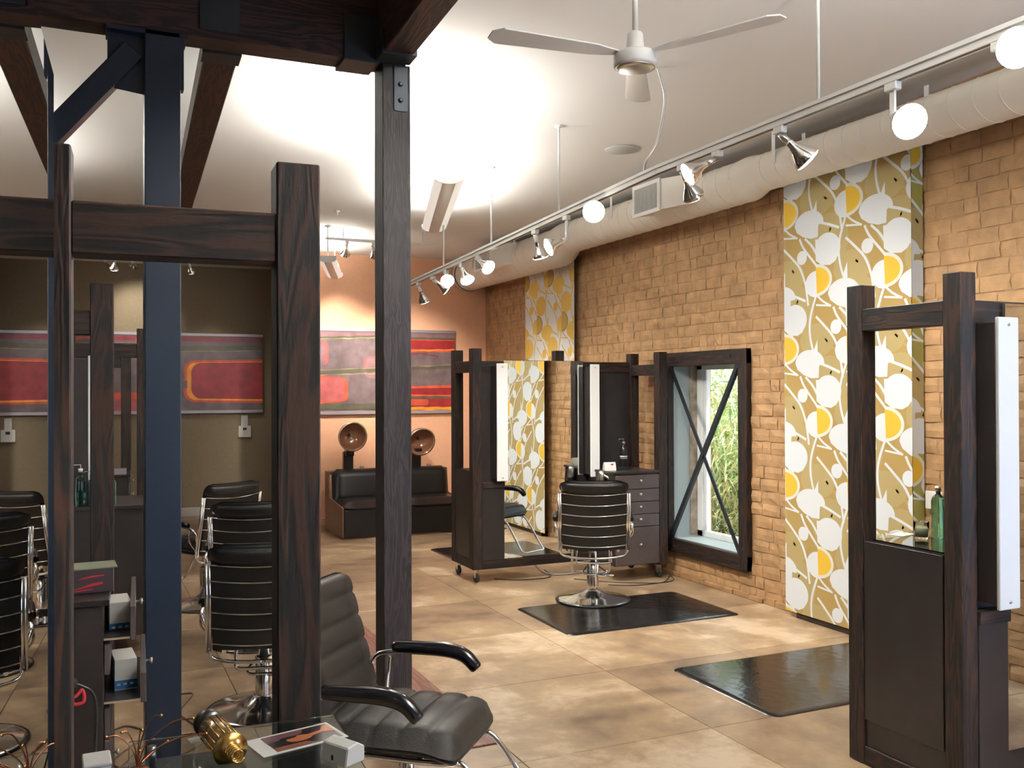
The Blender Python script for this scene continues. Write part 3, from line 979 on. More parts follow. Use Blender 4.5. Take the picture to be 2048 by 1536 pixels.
for xx, lab, aim, pw in ((.13, 'leftmost bulb seen on the olive wall track, tilted right', (.8, .2, -.5), 25), (.27, 'middle bulb of three on the olive wall track, pointing down', (0, .4, -1), 40),
                         (.47, 'right bulb of three on the olive wall track, tilted left', (.1, .9, -.55), 90), (1.13, 'single bulb on the olive wall track, right of the steel column', (.3, .6, -1), 45)):
    spot(xx, 12.35, 3.335, aim, lab, 2 if pw > 45 else 1, .05, .035, 'spotlights by the back walls', pw, spotdeg=60)

t = thing('lighting_track', 'added white lighting track, unseen, over the left aisle left of the viewer', 'track', (-1.35, .9, 3.25))  # out of view, added to carry the lamp for the near post
boxp('track_rail', M['white'], t, (-.018, .018, -1.2, 1.2, -.014, .014))
for yy_ in (-1.0, 1.0):
    MB().cyl((0, yy_, .014), (0, yy_, cz(.9+yy_)-3.251), .006, 8).build('hanger_rod', M['white'], t)
spot(-1.35, .9, 3.24, (1.27, 1.03, -2.25), 'added unseen spotlight over the left aisle, lighting the near dark post', 2, .055, .05, 'added spotlights over the left aisle', 420, spotdeg=32)  # added lamp, unseen, brightens the near post

# ------------------------------------------------------------------ pendant uplights
def pendant(x, y, z, ang, L, W, lab, zrod, power):
    o = thing('pendant_light', lab, 'ceiling light', (x, y, z), R(90-ang), 'hanging uplight fixtures')
    def sec(k0, k1, ro, n=6):
        out = []
        for k in range(n+1):
            f = k0+(k1-k0)*k/n
            out.append((W/2*math.sin(f)/math.sin(1.15)*1.0, .085-.115*math.cos(f)*1.0))
        return out
    # shade cross-section: shallow arc in the y-z plane, extruded along x
    def strip(k0, k1, name, mat):
        P = []
        n = 7
        for k in range(n+1):
            f = k0+(k1-k0)*k/n
            P.append((W/2*math.sin(f)/math.sin(1.2), -.062*math.cos(f)/1.0))
        Q = [(p[0]*.97, p[1]+.006) for p in P[::-1]]
        MB().prism(P+Q, .01, L-.01, 'x').build(name, mat, o)
    strip(-1.2, -.42, 'perforated_panel', M['perf'])
    strip(.42, 1.2, 'perforated_panel', M['perf'])
    strip(-.42, .42, 'solid_spine', M['white'])
    P = [(W/2*math.sin(f)/math.sin(1.2), -.064*math.cos(f)) for f in [-1.2+2.4*k/14 for k in range(15)]]
    P = [(-W/2, .012)] + P[0:0] + [(p[0], p[1]) for p in P] + [(W/2, .012)]
    P = P[::-1]
    MB().prism(P, 0, .012, 'x').build('end_cap', M['white'], o)
    MB().prism(P, L-.012, L, 'x').build('end_cap', M['white'], o)
    for s in (-1, 1):
        MB().cyl((.05, s*.045, .0), (L-.05, s*.045, .0), .012, 10).build('fluorescent_tube', M['tube'], o)
    for xx in (.03, L-.03):
        dx = xx*math.sin(R(ang)); dy = xx*math.cos(R(ang))
        MB().cyl((xx, 0, -.01), (xx, 0, cz(y+dy)-z-.001), .007, 8).build('hanger_rod', M['white'], o)
        MB().lathe([(.0, 0), (.035, 0), (.035, -.01), (.007, -.02)], (xx, 0, cz(y+dy)-z-.001), 16).build('ceiling_cup', M['white'], o)
    cx_, cy2 = x+L/2*math.sin(R(ang)), y+L/2*math.cos(R(ang))
    l = bpy.data.lights.new('uplight', 'AREA'); l.energy = power; l.color = COOL; l.shape = 'RECTANGLE'; l.size = L*.9; l.size_y = W*.8
    lo = bpy.data.objects.new('uplight', l); link(lo)
    lo.location = (cx_, cy2, z+.02)
    lo.rotation_euler = (PI, 0, R(90-ang))
    return o
pendant(2.42, 6.50, 3.285, 16.4, 2.17, .23, 'long white hanging uplight above the chair at the middle mirror', 0, 105)
pendant(2.32, 9.96, 3.13, 16.4, 1.5, .19, 'far hanging uplight in front of the peach wall', 0, 12)
pendant(1.60, 5.25, 3.23, 16.8, 1.3, .19, 'hanging uplight hidden behind the tall timber post', 0, 150)
pendant(-1.3, 6.2, 3.22, 16.4, 2.0, .23, 'hanging uplight over the left row of chairs, behind the big beam', 0, 110)
pendant(2.0, .2, 3.3, 16.4, 2.0, .23, 'hanging uplight near the shop front, behind the viewer', 0, 640)

# ------------------------------------------------------------------ ceiling fan, conduit, speaker, sprinkler
fx, fy, fz = 2.13, 3.44, 3.07
t = thing('ceiling_fan', 'white ceiling fan with a round flat motor on a down rod', 'fan', (fx, fy, fz), R(17))
MB().lathe([(.0001, .0), (.050, -.002), (.078, .003), (.091, .010), (.094, .016), (.094, .058), (.088, .066), (.046, .070), (.0001, .071)], n=40).build('motor_housing', M['white'], t)
MB().lathe([(.0001, -.006), (.060, -.004), (.082, .001), (.084, .006), (.0001, .006)], n=36).build('bottom_cover', M['nickel'], t)
MB().lathe([(.041, .066), (.040, .078), (.033, .150), (.026, .158), (.014, .160)], n=28).build('canopy_cone', M['white'], t)
MB().cyl((0, 0, .15), (0, 0, cz(fy)-fz-.001), .0125, 16).build('down_rod', M['white'], t)
for k in range(3):
    a = R(40+120*k)
    c, s = math.cos(a), math.sin(a)
    mb = MB()
    P = [(.085, -.018), (.20, -.045), (.62, -.062), (.66, -.03), (.66, .03), (.62, .062), (.20, .045), (.085, .018)]
    vs = []
    for zz in (.058, .064):
        for (u, v) in P:
            vs.append((u*c-v*s, u*s+v*c, zz+v*.12))
    n = len(P)
    mb.add(vs, [tuple(range(n))[::-1], tuple(range(n, 2*n))]+[(i, (i+1) % n, n+(i+1) % n, n+i) for i in range(n)])
    mb.build('blade', M['white'], t)
t = thing('flexible_conduit', 'grey ribbed flexible conduit dropping from behind the fan to the track', 'conduit', (TX, 4.75, 0))
pts = arc_pts([(0, 0)]) if False else None
P = [(.0, .0, tz(4.75)+.045), (.03, .03, 3.06), (.085, .0, 3.17), (.10, -.05, 3.32), (.09, -.08, 3.45), (.02, -.12, cz(4.6)-.002)]
pp = []
for i in range(len(P)-1):
    p0 = Vector(P[max(i-1, 0)]); p1 = Vector(P[i]); p2 = Vector(P[i+1]); p3 = Vector(P[min(i+2, len(P)-1)])
    for k in range(28):
        f = k/28
        pp.append(0.5*((2*p1)+(-p0+p2)*f+(2*p0-5*p1+4*p2-p3)*f*f+(-p0+3*p1-3*p2+p3)*f**3))
pp.append(Vector(P[-1]))
MB().tube(pp, .008, 8, radii=[.0085 if k % 2 else .0065 for k in range(len(pp))]).build('ribbed_hose', M['nickel'], t)
t = thing('ceiling_speaker', 'round grey speaker grille set flat in the ceiling', 'speaker', (3.73, 6.22, cz(6.22)-.004))
MB().lathe([(.0001, -.004), (.115, -.004), (.12, -.001), (.133, -.001), (.136, .003)], n=40).build('grille', plain('speaker_grey', (.52, .54, .54), .6), t)
for (x, y, lab) in ((2.24, 9.2, 'small sprinkler head in the ceiling left of the pendant'), (3.35, 9.8, 'tiny sprinkler head in the ceiling beyond the tall post')):
    t = thing('sprinkler', lab, 'sprinkler', (x, y, cz(y)-.001))
    MB().lathe([(.0001, 0), (.03, 0), (.03, -.006), (.012, -.010), (.008, -.03), (.018, -.034), (.0001, -.036)], n=16).build('head', M['white'], t)

# ------------------------------------------------------------------ barber / styling chairs
def slab_cushion(w, L, th, ribs, crown=.012, groove=.010, edge=.03, nx=11, per=8):
    """returns verts/faces: x across, y along, z up; ribs run across the width"""
    ny = ribs*per+1
    top, bot = {}, {}
    vs, fs = [], []
    for j in range(ny):
        f = j/(ny-1)
        y = f*L
        ph = (j % per)/per
        rib = groove*(abs(math.sin(PI*ph))**.4)
        ef = min(1, min(f, 1-f)*L/edge)
        er = math.sqrt(max(0, 1-(1-ef)**2))
        for i in range(nx):
            g_ = i/(nx-1)*2-1
            de = min(f, 1-f)*L
            rc = min(.065, L*.45)
            inn = rc*(1-math.sqrt(max(0, 1-((rc-de)/rc)**2))) if de < rc else 0
            x = g_*(w/2-inn)
            ex = min(1, (1-abs(g_))*w/2/edge)
            exr = math.sqrt(max(0, 1-(1-ex)**2))
            h = th/2*er*exr
            top[i, j] = len(vs)
            vs.append((x, y, h + (rib+crown*(1-g_*g_))*er*exr))
            bot[i, j] = len(vs)
            vs.append((x, y, -h*.9))
    for j in range(ny-1):
        for i in range(nx-1):
            fs.append((top[i, j], top[i+1, j], top[i+1, j+1], top[i, j+1]))
            fs.append((bot[i, j+1], bot[i+1, j+1], bot[i+1, j], bot[i, j]))
    for j in range(ny-1):
        fs.append((top[0, j+1], bot[0, j+1], bot[0, j], top[0, j]))
        fs.append((top[nx-1, j], bot[nx-1, j], bot[nx-1, j+1], top[nx-1, j+1]))
    for i in range(nx-1):
        fs.append((top[i, 0], bot[i, 0], bot[i+1, 0], top[i+1, 0]))
        fs.append((top[i+1, ny-1], bot[i+1, ny-1], bot[i, ny-1], top[i, ny-1]))
    return vs, fs

def smooth_pts(P, k_=6):
    P = [Vector(p) for p in P]
    out = []
    for i in range(len(P)-1):
        p0 = P[max(i-1, 0)]; p1 = P[i]; p2 = P[i+1]; p3 = P[min(i+2, len(P)-1)]
        for k in range(k_):
            f = k/k_
            out.append(0.5*((2*p1)+(-p0+p2)*f+(2*p0-5*p1+4*p2-p3)*f*f+(-p0+3*p1-3*p2+p3)*f**3))
    out.append(P[-1])
    return out

def chair(loc, heading, lab, dz=0.0, leather='leather', group='styling chairs', recline=11):
    """heading: compass bearing (0 = +y, clockwise). dz lifts the seat."""
    o = thing('styling_chair', lab, 'chair', loc, R(-heading), group)
    L = M[leather]
    # base
    b = MB().lathe([(.0001, .001), (.29, .001), (.296, .006), (.292, .012), (.27, .018), (.17, .032), (.10, .052), (.062, .078), (.056, .082), (.0001, .082)], n=48).build('base', M['chrome'], o)
    MB().lathe([(.288, .0005), (.300, .003), (.300, .010), (.290, .013)], n=48).build('rim', M['rubber'], b)
    MB().lathe([(.046, .075), (.046, .30+dz*.3), (.040, .305+dz*.3), (.030, .31+dz*.3), (.030, .42+dz)], n=28).build('column', M['chrome'], o)
    # pump pedal
    mb = MB()
    mb.tube(smooth_pts([(.05, -.03, .27), (.10, -.12, .24), (.02, -.16, .235), (-.08, -.14, .24), (-.05, -.03, .27)], 5), .007, 8)
    mb.tube([(.02, -.165, .232), (.16, -.17, .225)], .010, 8)
    mb.build('pump_pedal', M['chrome'], o)
    zs = .44+dz
    mb = MB()
    mb.box(-.12, .12, -.12, .12, zs-.03, zs-.015)
    mb.build('seat_plate', M['iron'], o)
    mb = MB()
    for s in (-1, 1):
        mb.tube(smooth_pts([(s*.19, -.26, zs+.0), (s*.19, -.10, zs-.005), (s*.19, .16, zs-.005), (s*.17, .26, zs-.002)], 4), .011, 8)
    mb.tube([(-.19, -.1, zs-.005), (.19, -.1, zs-.005)], .010, 8)
    mb.tube([(-.19, .12, zs-.005), (.19, .12, zs-.005)], .010, 8)
    # U loop below the back
    mb.tube(smooth_pts([(-.13, -.22, zs), (-.135, -.23, zs-.07), (-.11, -.235, zs-.10), (.11, -.235, zs-.10), (.135, -.23, zs-.07), (.13, -.22, zs)], 5), .009, 8)
    mb.build('seat_frame', M['chrome'], o)
    # seat
    vs, fs = slab_cushion(.50, .52, .085, 5)
    out = []
    for (x, y, z) in vs:
        yy = y-.25
        drop = -.035*max(0, (yy-.12)/.15)**2
        out.append((x, yy, z+zs+.05+drop+.02*(yy > 0)*yy))
    MB().add(out, fs, True).build('seat', L, o)
    # back: reclined plane
    ang = R(recline)
    oy, oz = -.245, zs+.015
    def bk(x, h, off):      # h along the back, off outward to the rear (+ = rear)
        cur = .035*(1-(x/.27)**2)
        return (x, oy - h*math.sin(ang) - (off+cur-.02)*math.cos(ang), oz + h*math.cos(ang) - (off+cur-.02)*math.sin(ang))
    vs, fs = slab_cushion(.50, .545, .075, 6, crown=.004)
    MB().add([bk(x, y, -z-.012) for (x, y, z) in vs], fs, True).build('backrest', L, o)
    # roll of the top cushion over the back frame
    vs, fs = slab_cushion(.53, .085, .075, 1, crown=.004, groove=.004)
    MB().add([bk(x, y+.455, -z+.022) for (x, y, z) in vs], fs, True).build('head_roll', L, o)
    # rear shell
    mb = MB()
    nn = 8
    vs = [bk(-.245+.49*i/nn, h, .030) for h in (0.0, .47) for i in range(nn+1)]
    vs += [bk(-.245+.49*i/nn, h, .018) for h in (0.0, .47) for i in range(nn+1)]
    k0 = 2*(nn+1)
    fs = [(i, i+1, nn+2+i, nn+1+i) for i in range(nn)] + [(k0+i+1, k0+i, k0+nn+1+i, k0+nn+2+i) for i in range(nn)]
    mb.add(vs, fs, True).build('rear_shell', L, o)
    # chrome side tubes and rear strips
    mb = MB()
    for s in (-1, 1):
        for dx_ in (.256, .272):
            mb.tube([bk(s*dx_, -.02, .022), bk(s*dx_, .2, .026), bk(s*dx_, .45, .026)], .0085, 8)
        mb.tube(smooth_pts([bk(s*.264, -.01, .024), bk(s*.235, -.055, .02), bk(s*.12, -.07, .02), bk(0, -.072, .02)], 5), .010, 8)
    mb.build('back_frame', M['chrome'], o)
    for k in range(6):
        h = .035+.083*k
        mb = MB().tube([bk(-.25+.5*i/10, h - .012*(1-((i-5)/5)**2), .034) for i in range(11)], .0042, 6)
        mb.build('rear_strip', M['chrome'], o)
    # arms
    for s in (-1, 1):
        x = s*.295
        p = [bk(s*.27, .10, .02), (x, -.27, zs+.185), (x, -.20, zs+.215), (x, -.05, zs+.222), (x, .06, zs+.222), (x, .12, zs+.205), (x, .145, zs+.19)]
        a_ = MB().tube(smooth_pts(p, 6), .0095, 8).build('arm_tube', M['chrome'], o)
        q = smooth_pts([(x, -.19, zs+.236), (x, -.06, zs+.240), (x, .05, zs+.240), (x, .12, zs+.222), (x, .17, zs+.175)], 7)
        rr = [.024+.005*math.sin(PI*min(1, k/len(q)*1.0)) for k in range(len(q))]
        rr[0] = .012; rr[-1] = .018; rr[-2] = .024
        MB().tube(q, .022, 12, radii=rr).build('arm_pad', M['armpad'], a_)
        # small loop under the arm
        MB().tube(smooth_pts([(x, -.20, zs+.20), (x+s*.01, -.21, zs+.13), (s*.27, -.20, zs+.08), (s*.21, -.18, zs+.02)], 6), .007, 8).build('arm_stay', M['chrome'], o)
    # footrest
    mb = MB()
    mb.tube(smooth_pts([(-.15, .05, zs-.01), (-.15, .22, zs-.01), (-.155, .30, zs-.04), (-.16, .46, zs-.26), (-.16, .50, zs-.30), (-.13, .52, zs-.315), (0, .52, zs-.315), (.13, .52, zs-.315), (.16, .50, zs-.30), (.16, .46, zs-.26), (.155, .30, zs-.04), (.15, .22, zs-.01), (.15, .05, zs-.01)], 5), .0105, 10)
    mb.build('footrest', M['chrome'], o)
    return o
chair((3.685, 6.63, .010), 27, 'black styling chair with chrome strips, standing on the mat before the middle mirror')
chair((.846, 5.13, 0), 10, 'black styling chair seen from behind, its chrome base just behind the near dark post', -.05)
chair((1.02, 6.52, 0), 11, 'black styling chair whose back shows above the nearest one seen from behind')
chair((.84, 7.82, 0), -30, 'farthest styling chair on the left, turned left in front of the olive wall', .0)
chair((1.05, 3.28, 0), 131, 'nearest styling chair with worn grey leather, facing right', .0, 'leatherg', recline=16)

# ------------------------------------------------------------------ floor mats
def floor_mat(x0, x1, y0, y1, lab):
    cx_, cy2 = (x0+x1)/2, (y0+y1)/2
    t = thing('floor_mat', lab, 'mat', (cx_, cy2, 0), 0, 'glossy anti-fatigue mats')
    w_, l_ = (x1-x0)/2, (y1-y0)/2
    def rr(inset, z, r=.06):
        P = []
        for (sx, sy_, a0) in ((1, 1, 0), (-1, 1, 90), (-1, -1, 180), (1, -1, 270)):
            for k in range(7):
                a = R(a0+15*k)
                P.append((sx*(w_-inset-r)+r*math.cos(a), sy_*(l_-inset-r)+r*math.sin(a), z))
        return P
    rings = [rr(0, .0005), rr(.004, .004), rr(.028, .010), rr(.036, .0105)]
    n = len(rings[0])
    vs = [p for q in rings for p in q]
    fs = [(k*n+i, k*n+(i+1) % n, (k+1)*n+(i+1) % n, (k+1)*n+i) for k in range(3) for i in range(n)]
    fs.append(tuple(3*n+i for i in range(n)))
    MB().add(vs, fs, True).build('pad', M['mat'], t)
    return t
floor_mat(3.01, 4.47, 5.745, 6.655, 'glossy black mat under the chair at the middle mirror')
floor_mat(3.21, 4.66, 3.875, 4.815, 'glossy black mat partly hidden behind the right dark frame')
floor_mat(3.30, 4.72, 8.62, 9.52, 'black mat just behind the middle mirror station')

# ------------------------------------------------------------------ mobile mirror stations
S = .088
def station(lab, loc, rz, L=1.70, top=2.06, rail=1.95, mu=(.30, 1.10), mz=(.20, 1.95), mv=.0, strips=((.185, .285), (1.115, 1.205)), sz=(.90, 1.93), front_d=.48, back_d=.45,
            cab_u=None, cab_top=.97, open_drawers=False, lower_cover=True, casters=True, mid=True, left=True, counter_glass=False, back_cab=True, drop=0.0, zb=.12, hd=.10):
    """front is -y (local); main line of posts along +x at y 0..S"""
    o = thing('styling_station', lab, 'mirror station', loc, rz, 'mobile mirror stations')
    wz, wx, wy, dp = M['wz'], M['wx'], M['wy'], M['darkpanel']
    tl = lambda u: top - drop*u/L
    posts = [(L-S, 0), (L-S, -front_d)]
    if left: posts += [(0, 0), (0, back_d)]
    for (u, v) in posts:
        boxp('post', wz, o, (u, u+S, v, v+S, zb, tl(u)), .003)
    if mid:
        boxp('post', wz, o, (L*.51, L*.51+S, .10, .10+S, zb, top-.005), .003)
    e = .0015
    # end-frame rails
    frames = [(L-S, -front_d+S, 0)]
    if left: frames.append((0, S, back_d))
    for (u, va, vb) in frames:
        r_ = rail - drop*u/L
        boxp('rail', wy, o, (u+.004, u+S-.004, va, vb, r_-.10, r_), .003)
        boxp('rail', wy, o, (u+.004, u+S-.004, va, vb, zb, zb+.08), .003)
    # main rails and panel
    u0 = S if left else mu[0]-.05
    rv = .030 if left else .052
    boxp('rail', wx, o, (u0, L-S, rv, rv+.035, rail-.095, rail), .003)
    boxp('rail', wx, o, (u0, L-S, rv*.0 if left else .04, .075, zb, zb+.075), .003)
    boxp('back_panel', dp, o, (u0, L-S if left else 1.46, rv+.015, .070, zb+.07, rail-.02))  # near station: unseen panel lengthened to keep aisle spot off the front post
    boxp('mirror', M['mirror'], o, (mu[0], mu[1], .010+mv, .016+mv, mz[0], mz[1]))
    boxp('mirror_edge', M['bevel'], o, (mu[0]-.003, mu[1]+.006, .0162+mv, .0215+mv, mz[0]-.003, mz[1]+.003))
    if counter_glass is not True:
        boxp('mirror', M['mirror'], o, (.62, 1.45, .088, .094, .20, 1.90))
        boxp('mirror_backing', dp, o, (.60, 1.47, .0705, .0875, .18, 1.92))
    for (a, b) in strips:
        h = boxp('light_housing', dp, o, (a, b, -hd, .028, sz[0]+.02, sz[1]-.02), .002)
        lc = boxp('light_cover', M['lens'], h, (a-.002, b+.002, -hd-.018, -hd-.0005, sz[0], sz[1]), .006, seg=3)
        for zz in (sz[0]+.03, sz[1]-.03):
            MB().lathe([(.0001, .004), (.006, .003), (.007, 0)], ((a+b)/2, -hd-.0182, zz), 10, (0, -1, 0)).build('screw', M['nickel'], h)
    if lower_cover:
        boxp('lower_panel', dp, o, (S, mu[0]-.012, -.004, .028, zb+.075, sz[0]-.07), .002)
        boxp('ledge', wx, o, (S, mu[0]-.004, -.012, .028, sz[0]-.07, sz[0]-.015), .002)
    # front cabinet with drawers
    ca, cb = cab_u if cab_u else (L-S-.45, L-S)
    c = boxp('cabinet', dp, o, (ca, cb, -front_d+.020, .028, .135, cab_top-.022), .003)
    if casters is not None:
        boxp('counter', dp, o, (ca-.01, cb, -front_d+.0, .028, cab_top-.022, cab_top), .003)
    hz = [.0, .16, .30, .44, .58, 1.0]
    tot = cab_top-.03-.14
    zt = cab_top-.03
    for k in range(5):
        z1 = zt - hz[k]*tot/ (1.0) * 1.0
        z0 = zt - hz[k+1]*tot
        d_ = (-.085 if k == 0 else -.12) if (open_drawers and k in (0, 2)) else 0
        if d_:
            dr = boxp('drawer', M['drawer'], o, (ca+.006, cb-.006, -front_d+d_, -front_d+d_+.018, z0+.004, z1-.004), .002)
            boxp('drawer_tray', dp, dr, (ca+.02, cb-.02, -front_d+d_+.019, -front_d+.019, z0+.01, z0+.018))
            boxp('drawer_side', M['card'], dr, (ca+.012, ca+.020, -front_d+d_+.019, -front_d+.019, z0+.01, z0+.016))
        else:
            dr = boxp('drawer', M['drawer'], o, (ca+.004, cb-.004, -front_d+.0, -front_d+.018, z0+.003, z1-.003), .002)
        uc = (ca+cb)/2
        MB().lathe([(.005, 0), (.005, .012), (.011, .016), (.012, .024), (.0001, .026)], (uc+.02, -front_d+d_, (z0+z1)/2+.012), 12, (0, -1, 0)).build('knob', M['nickel'], dr)
    # back cabinet behind the left frame
    if left and back_cab:
        boxp('cabinet', dp, o, (.006, .52, .102, back_d-.002, .205, cab_top+.01), .002)
        boxp('side_panel', dp, o, (.015, .035, S+.001, back_d-.001, zb+.08, cab_top+.01))
    if casters:
        cs = [(L-.06, .06), (L-.07, -front_d+.05), (.05, .05), (.05, back_d+.04)] if left else [(L-.06, .06), (L-.07, -front_d+.05), (.5, .05)]
        for k, (u, v) in enumerate(cs):
            cst = MB().box(u-.02, u+.02, v-.02, v+.02, zb-.008, zb-.001).box(u-.016, u-.012, v-.018, v+.018, .045, zb-.008).box(u+.012, u+.016, v-.018, v+.018, .045, zb-.008).build('caster', M['nickel'], o)
            MB().lathe([(.0001, -.010), (.034, -.010), (.040, -.007), (.040, .007), (.034, .010), (.0001, .010)], (u, v, .0405), 24, (1, .25, 0)).build('wheel', M['rubber'], cst)
    return o
st_mid = station('middle mirror station on wheels beside the window, with drawers at its right end', (3.055, 7.64, 0), 0, L=1.70, top=2.065, rail=1.955, drop=.03,
                 mu=(.305, 1.10), mz=(.20, 1.96), cab_u=(1.16, 1.612))
st_right = station('dark mirror station on the right edge, partly cut off by the frame', (3.19, 2.70, 0), 0, L=1.62, hd=.06, back_d=.535, top=2.17, rail=2.06, sz=(.81, 1.985),
                   mu=(.27, 1.10), mz=(.20, 2.05), strips=((.12, .235), (1.13, 1.23)), cab_top=1.0, front_d=.45, zb=.004, casters=False)
R3 = 87.4
def near_origin(L, px, py, bearing, front_d):
    """origin so that the near face corner of the front right post lands on (px, py)"""
    rz = R(90-bearing)
    c, s = math.cos(rz), math.sin(rz)
    lx, ly = L-S, -front_d+S
    return (px-(lx*c-ly*s), py-(lx*s+ly*c), 0), rz
loc, rz = near_origin(1.70, .345, 1.928, 2.5, .466)
st_near = station('nearest mirror station at the left edge, its post rising through the foreground', loc, rz, L=1.70, top=2.165, rail=2.06, mu=(.25, .82), mz=(.12, 2.05), mv=-.041,
                  strips=(), left=False, front_d=.466,  lower_cover=False, casters=True, mid=False, cab_u=(1.12, 1.612), cab_top=.985, counter_glass=True)
loc, rz = near_origin(1.70, 0.0, 4.19, 2.5, .48)
st_l2 = station('second mirror station of the left row, with two pulled out drawers of white boxes', loc, rz, L=1.70, top=2.14, rail=2.03, mu=(.5, 1.10), cab_u=(1.02, 1.612), open_drawers=True, strips=((1.12, 1.21),))
loc, rz = near_origin(1.70, .30, 7.10, 2.5, .48)
st_l3 = station('third mirror station of the left row, in line behind the boxy drawer unit', loc, rz, L=1.70, top=2.14, rail=2.035, mu=(.4, 1.10), cab_u=(1.0, 1.612), strips=((1.12, 1.21),))
loc, rz = near_origin(1.70, .263, 9.5, 2.5, .48)
st_l4 = station('last mirror station of the left row, nearest the olive wall', loc, rz, L=1.70, top=2.14, rail=2.02, mu=(.4, 1.10), cab_u=(1.0, 1.612), strips=((1.12, 1.21),))

# nearest station: glass counter top and the things on it
def nl(u, v):      # local -> world of the nearest station
    c, s = math.cos(st_near.rotation_euler.z), math.sin(st_near.rotation_euler.z)
    return Vector((st_near.location.x+u*c-v*s, st_near.location.y+u*s+v*c, 0))
CT = 1.035
cg = MB().box(1.03, 1.602, -.49, -.10, CT-.010, CT).build('glass_top', M['tabletop'], st_near, .001)
for (u, v) in ((1.15, -.45), (1.15, -.14), (1.57, -.45), (1.57, -.14)):
    MB().cyl((u, v, .9855), (u, v, CT-.0105), .008, 12).build('standoff', M['nickel'], st_near)
def on_counter(name, lab, cat, u, v, rz_=0.0, z=CT+.0008, group=None):
    p = nl(u, v)
    return thing(name, lab, cat, (p.x, p.y, z), rz_, group)

# picture card: corners traced from where it lies, world coordinates on the glass
t = thing('postcard', 'white bordered photo card lying on the glass counter', 'postcard', (.358, 1.803, CT+.0008), R(13))
boxp('card', M['paper'], t, (-.085, .085, -.048, .048, 0, .0012))
PMC = [plain('card_dark_print', (.018, .012, .014), .25), plain('card_skin_print', (.42, .13, .05), .3), plain('card_purple_print', (.10, .045, .06), .3), plain('card_brown_print', (.16, .06, .035), .3)]
mb = MB()
mb.add([(-.055, -.040, .0014), (.078, -.040, .0014), (.078, .041, .0014), (-.055, .041, .0014)], [(0, 1, 2, 3)])
mb.cur = 2
mb.add([(-.055, .005, .0016), (.02, .022, .0016), (.03, .041, .0016), (-.055, .041, .0016)], [(0, 1, 2, 3)])
mb.cur = 3
mb.add([(-.055, -.040, .0017), (.03, -.040, .0017), (.01, -.022, .0017), (-.055, -.020, .0017)], [(0, 1, 2, 3)])
mb.cur = 1
mb.add([(p[0], p[1], .0018) for p in ell(.006, .0, .026, .015, n=18)], [tuple(range(18))])
mb.add([(p[0], p[1], .0019) for p in [(.02, -.008), (.055, .004), (.078, -.004), (.078, .034), (.068, .034), (.055, .014), (.024, .009)]], [tuple(range(7))])
mb.cur = 0
mb.add([(p[0], p[1], .0020) for p in ell(-.012, .012, .018, .006, n=12)], [tuple(range(12))])
mb.build('print', PMC, t)
# white box leaning on the counter edge
t = thing('card_holder', 'white plastic card box at the right edge of the glass counter', 'box', (.412, 1.668, CT+.0008), R(-62))
MB().prism([(-.030, 0), (.034, 0), (.034, .036), (.012, .050), (-.022, .044)], -.045, .045, 'x').build('body', M['plasticw'], t, .003)
boxp('clip', M['plasticw'], t, (-.012, .012, .0345, .042, .012, .034), .002)
boxp('slot', M['black'], t, (-.003, .003, -.0315, -.0301, .010, .022))
t.scale = (.74, .74, .74)
# amber bottle lying down
t = thing('amber_bottle', 'amber glass bottle with a black cap lying on the glass counter', 'bottle', (.218, 1.800, CT+.027), R(-79))
ax = (1, 0, -.08)
MB().lathe([(.0001, -.052), (.022, -.052), (.026, -.046), (.026, .046), (.020, .052), (.0001, .052)], (0, 0, 0), 28, ax).build('glass_body', M['amberglass'], t)
MB().lathe([(.0001, -.084), (.022, -.084), (.0265, -.078), (.0265, -.054), (.0001, -.054)], (0, 0, 0), 28, ax).build('cap', M['black'], t)
mb = MB()
for k in range(14):
    a_ = 2*PI*k/14
    mb.tube([(-.040, .0262*math.cos(a_), .0262*math.sin(a_)+.0032), (.042, .0262*math.cos(a_), .0262*math.sin(a_)-.0034)], .0016, 5)
mb.build('ridges', M['brass'], t)
dsk = MB().lathe([(.006, .053), (.030, .055), (.031, .058), (.006, .060)], (0, 0, 0), 28, ax).build('brass_flange', M['brass'], t)
MB().tube([(.056+.0011*k, .011*math.cos(k*.8), .011*math.sin(k*.8)-.004) for k in range(40)], .0022, 6).build('brass_spring', M['brass'], t)
# copper wire stand
t = thing('wire_stand', 'copper wire stand with curling tips on the glass counter', 'wire stand', (.075, 1.765, CT+.0008), 0)
rnd = random.Random(3)
for k, (dx_, dy_, h) in enumerate(((-.05, -.01, .072), (-.026, -.015, .078), (.038, -.015, .098), (.007, -.015, .077), (.091, -.015, .085), (.113, -.015, .055), (.003, -.015, .042), (.055, .075, .02))):
    e_ = Vector((dx_, dy_, h))
    pts = smooth_pts([(0, 0, .004), (e_.x*.15, e_.y*.2, h*.55), (e_.x*.6, e_.y*.6, h*.95), tuple(e_)], 7)
    wq = MB().tube(pts, .0013, 6).build('wire', M['copper'], t)
    MB().lathe([(.0001, -.003), (.0025, -.0015), (.0028, 0), (.0025, .0015), (.0001, .003)], e_, 10).build('tip', M['brass'], wq)
MB().lathe([(.0001, 0), (.020, 0), (.020, .004), (.0001, .005)], n=20).build('foot', M['copper'], t)
t = thing('paper_label', 'small white paper slip on the glass behind the amber bottle', 'paper', (.200, 1.885, CT+.0008), R(8))
boxp('sheet', M['paper'], t, (-.030, .022, -.014, .012, 0, .0008))
t = thing('lidded_box', 'small pale box at the far left of the glass counter', 'box', (.012, 1.79, CT+.0008), R(2))
boxp('body', M['plasticw'], t, (-.024, .020, -.03, .03, 0, .020), .002)
boxp('lid', M['paper'], t, (-.025, .021, -.031, .031, .0202, .027), .002)

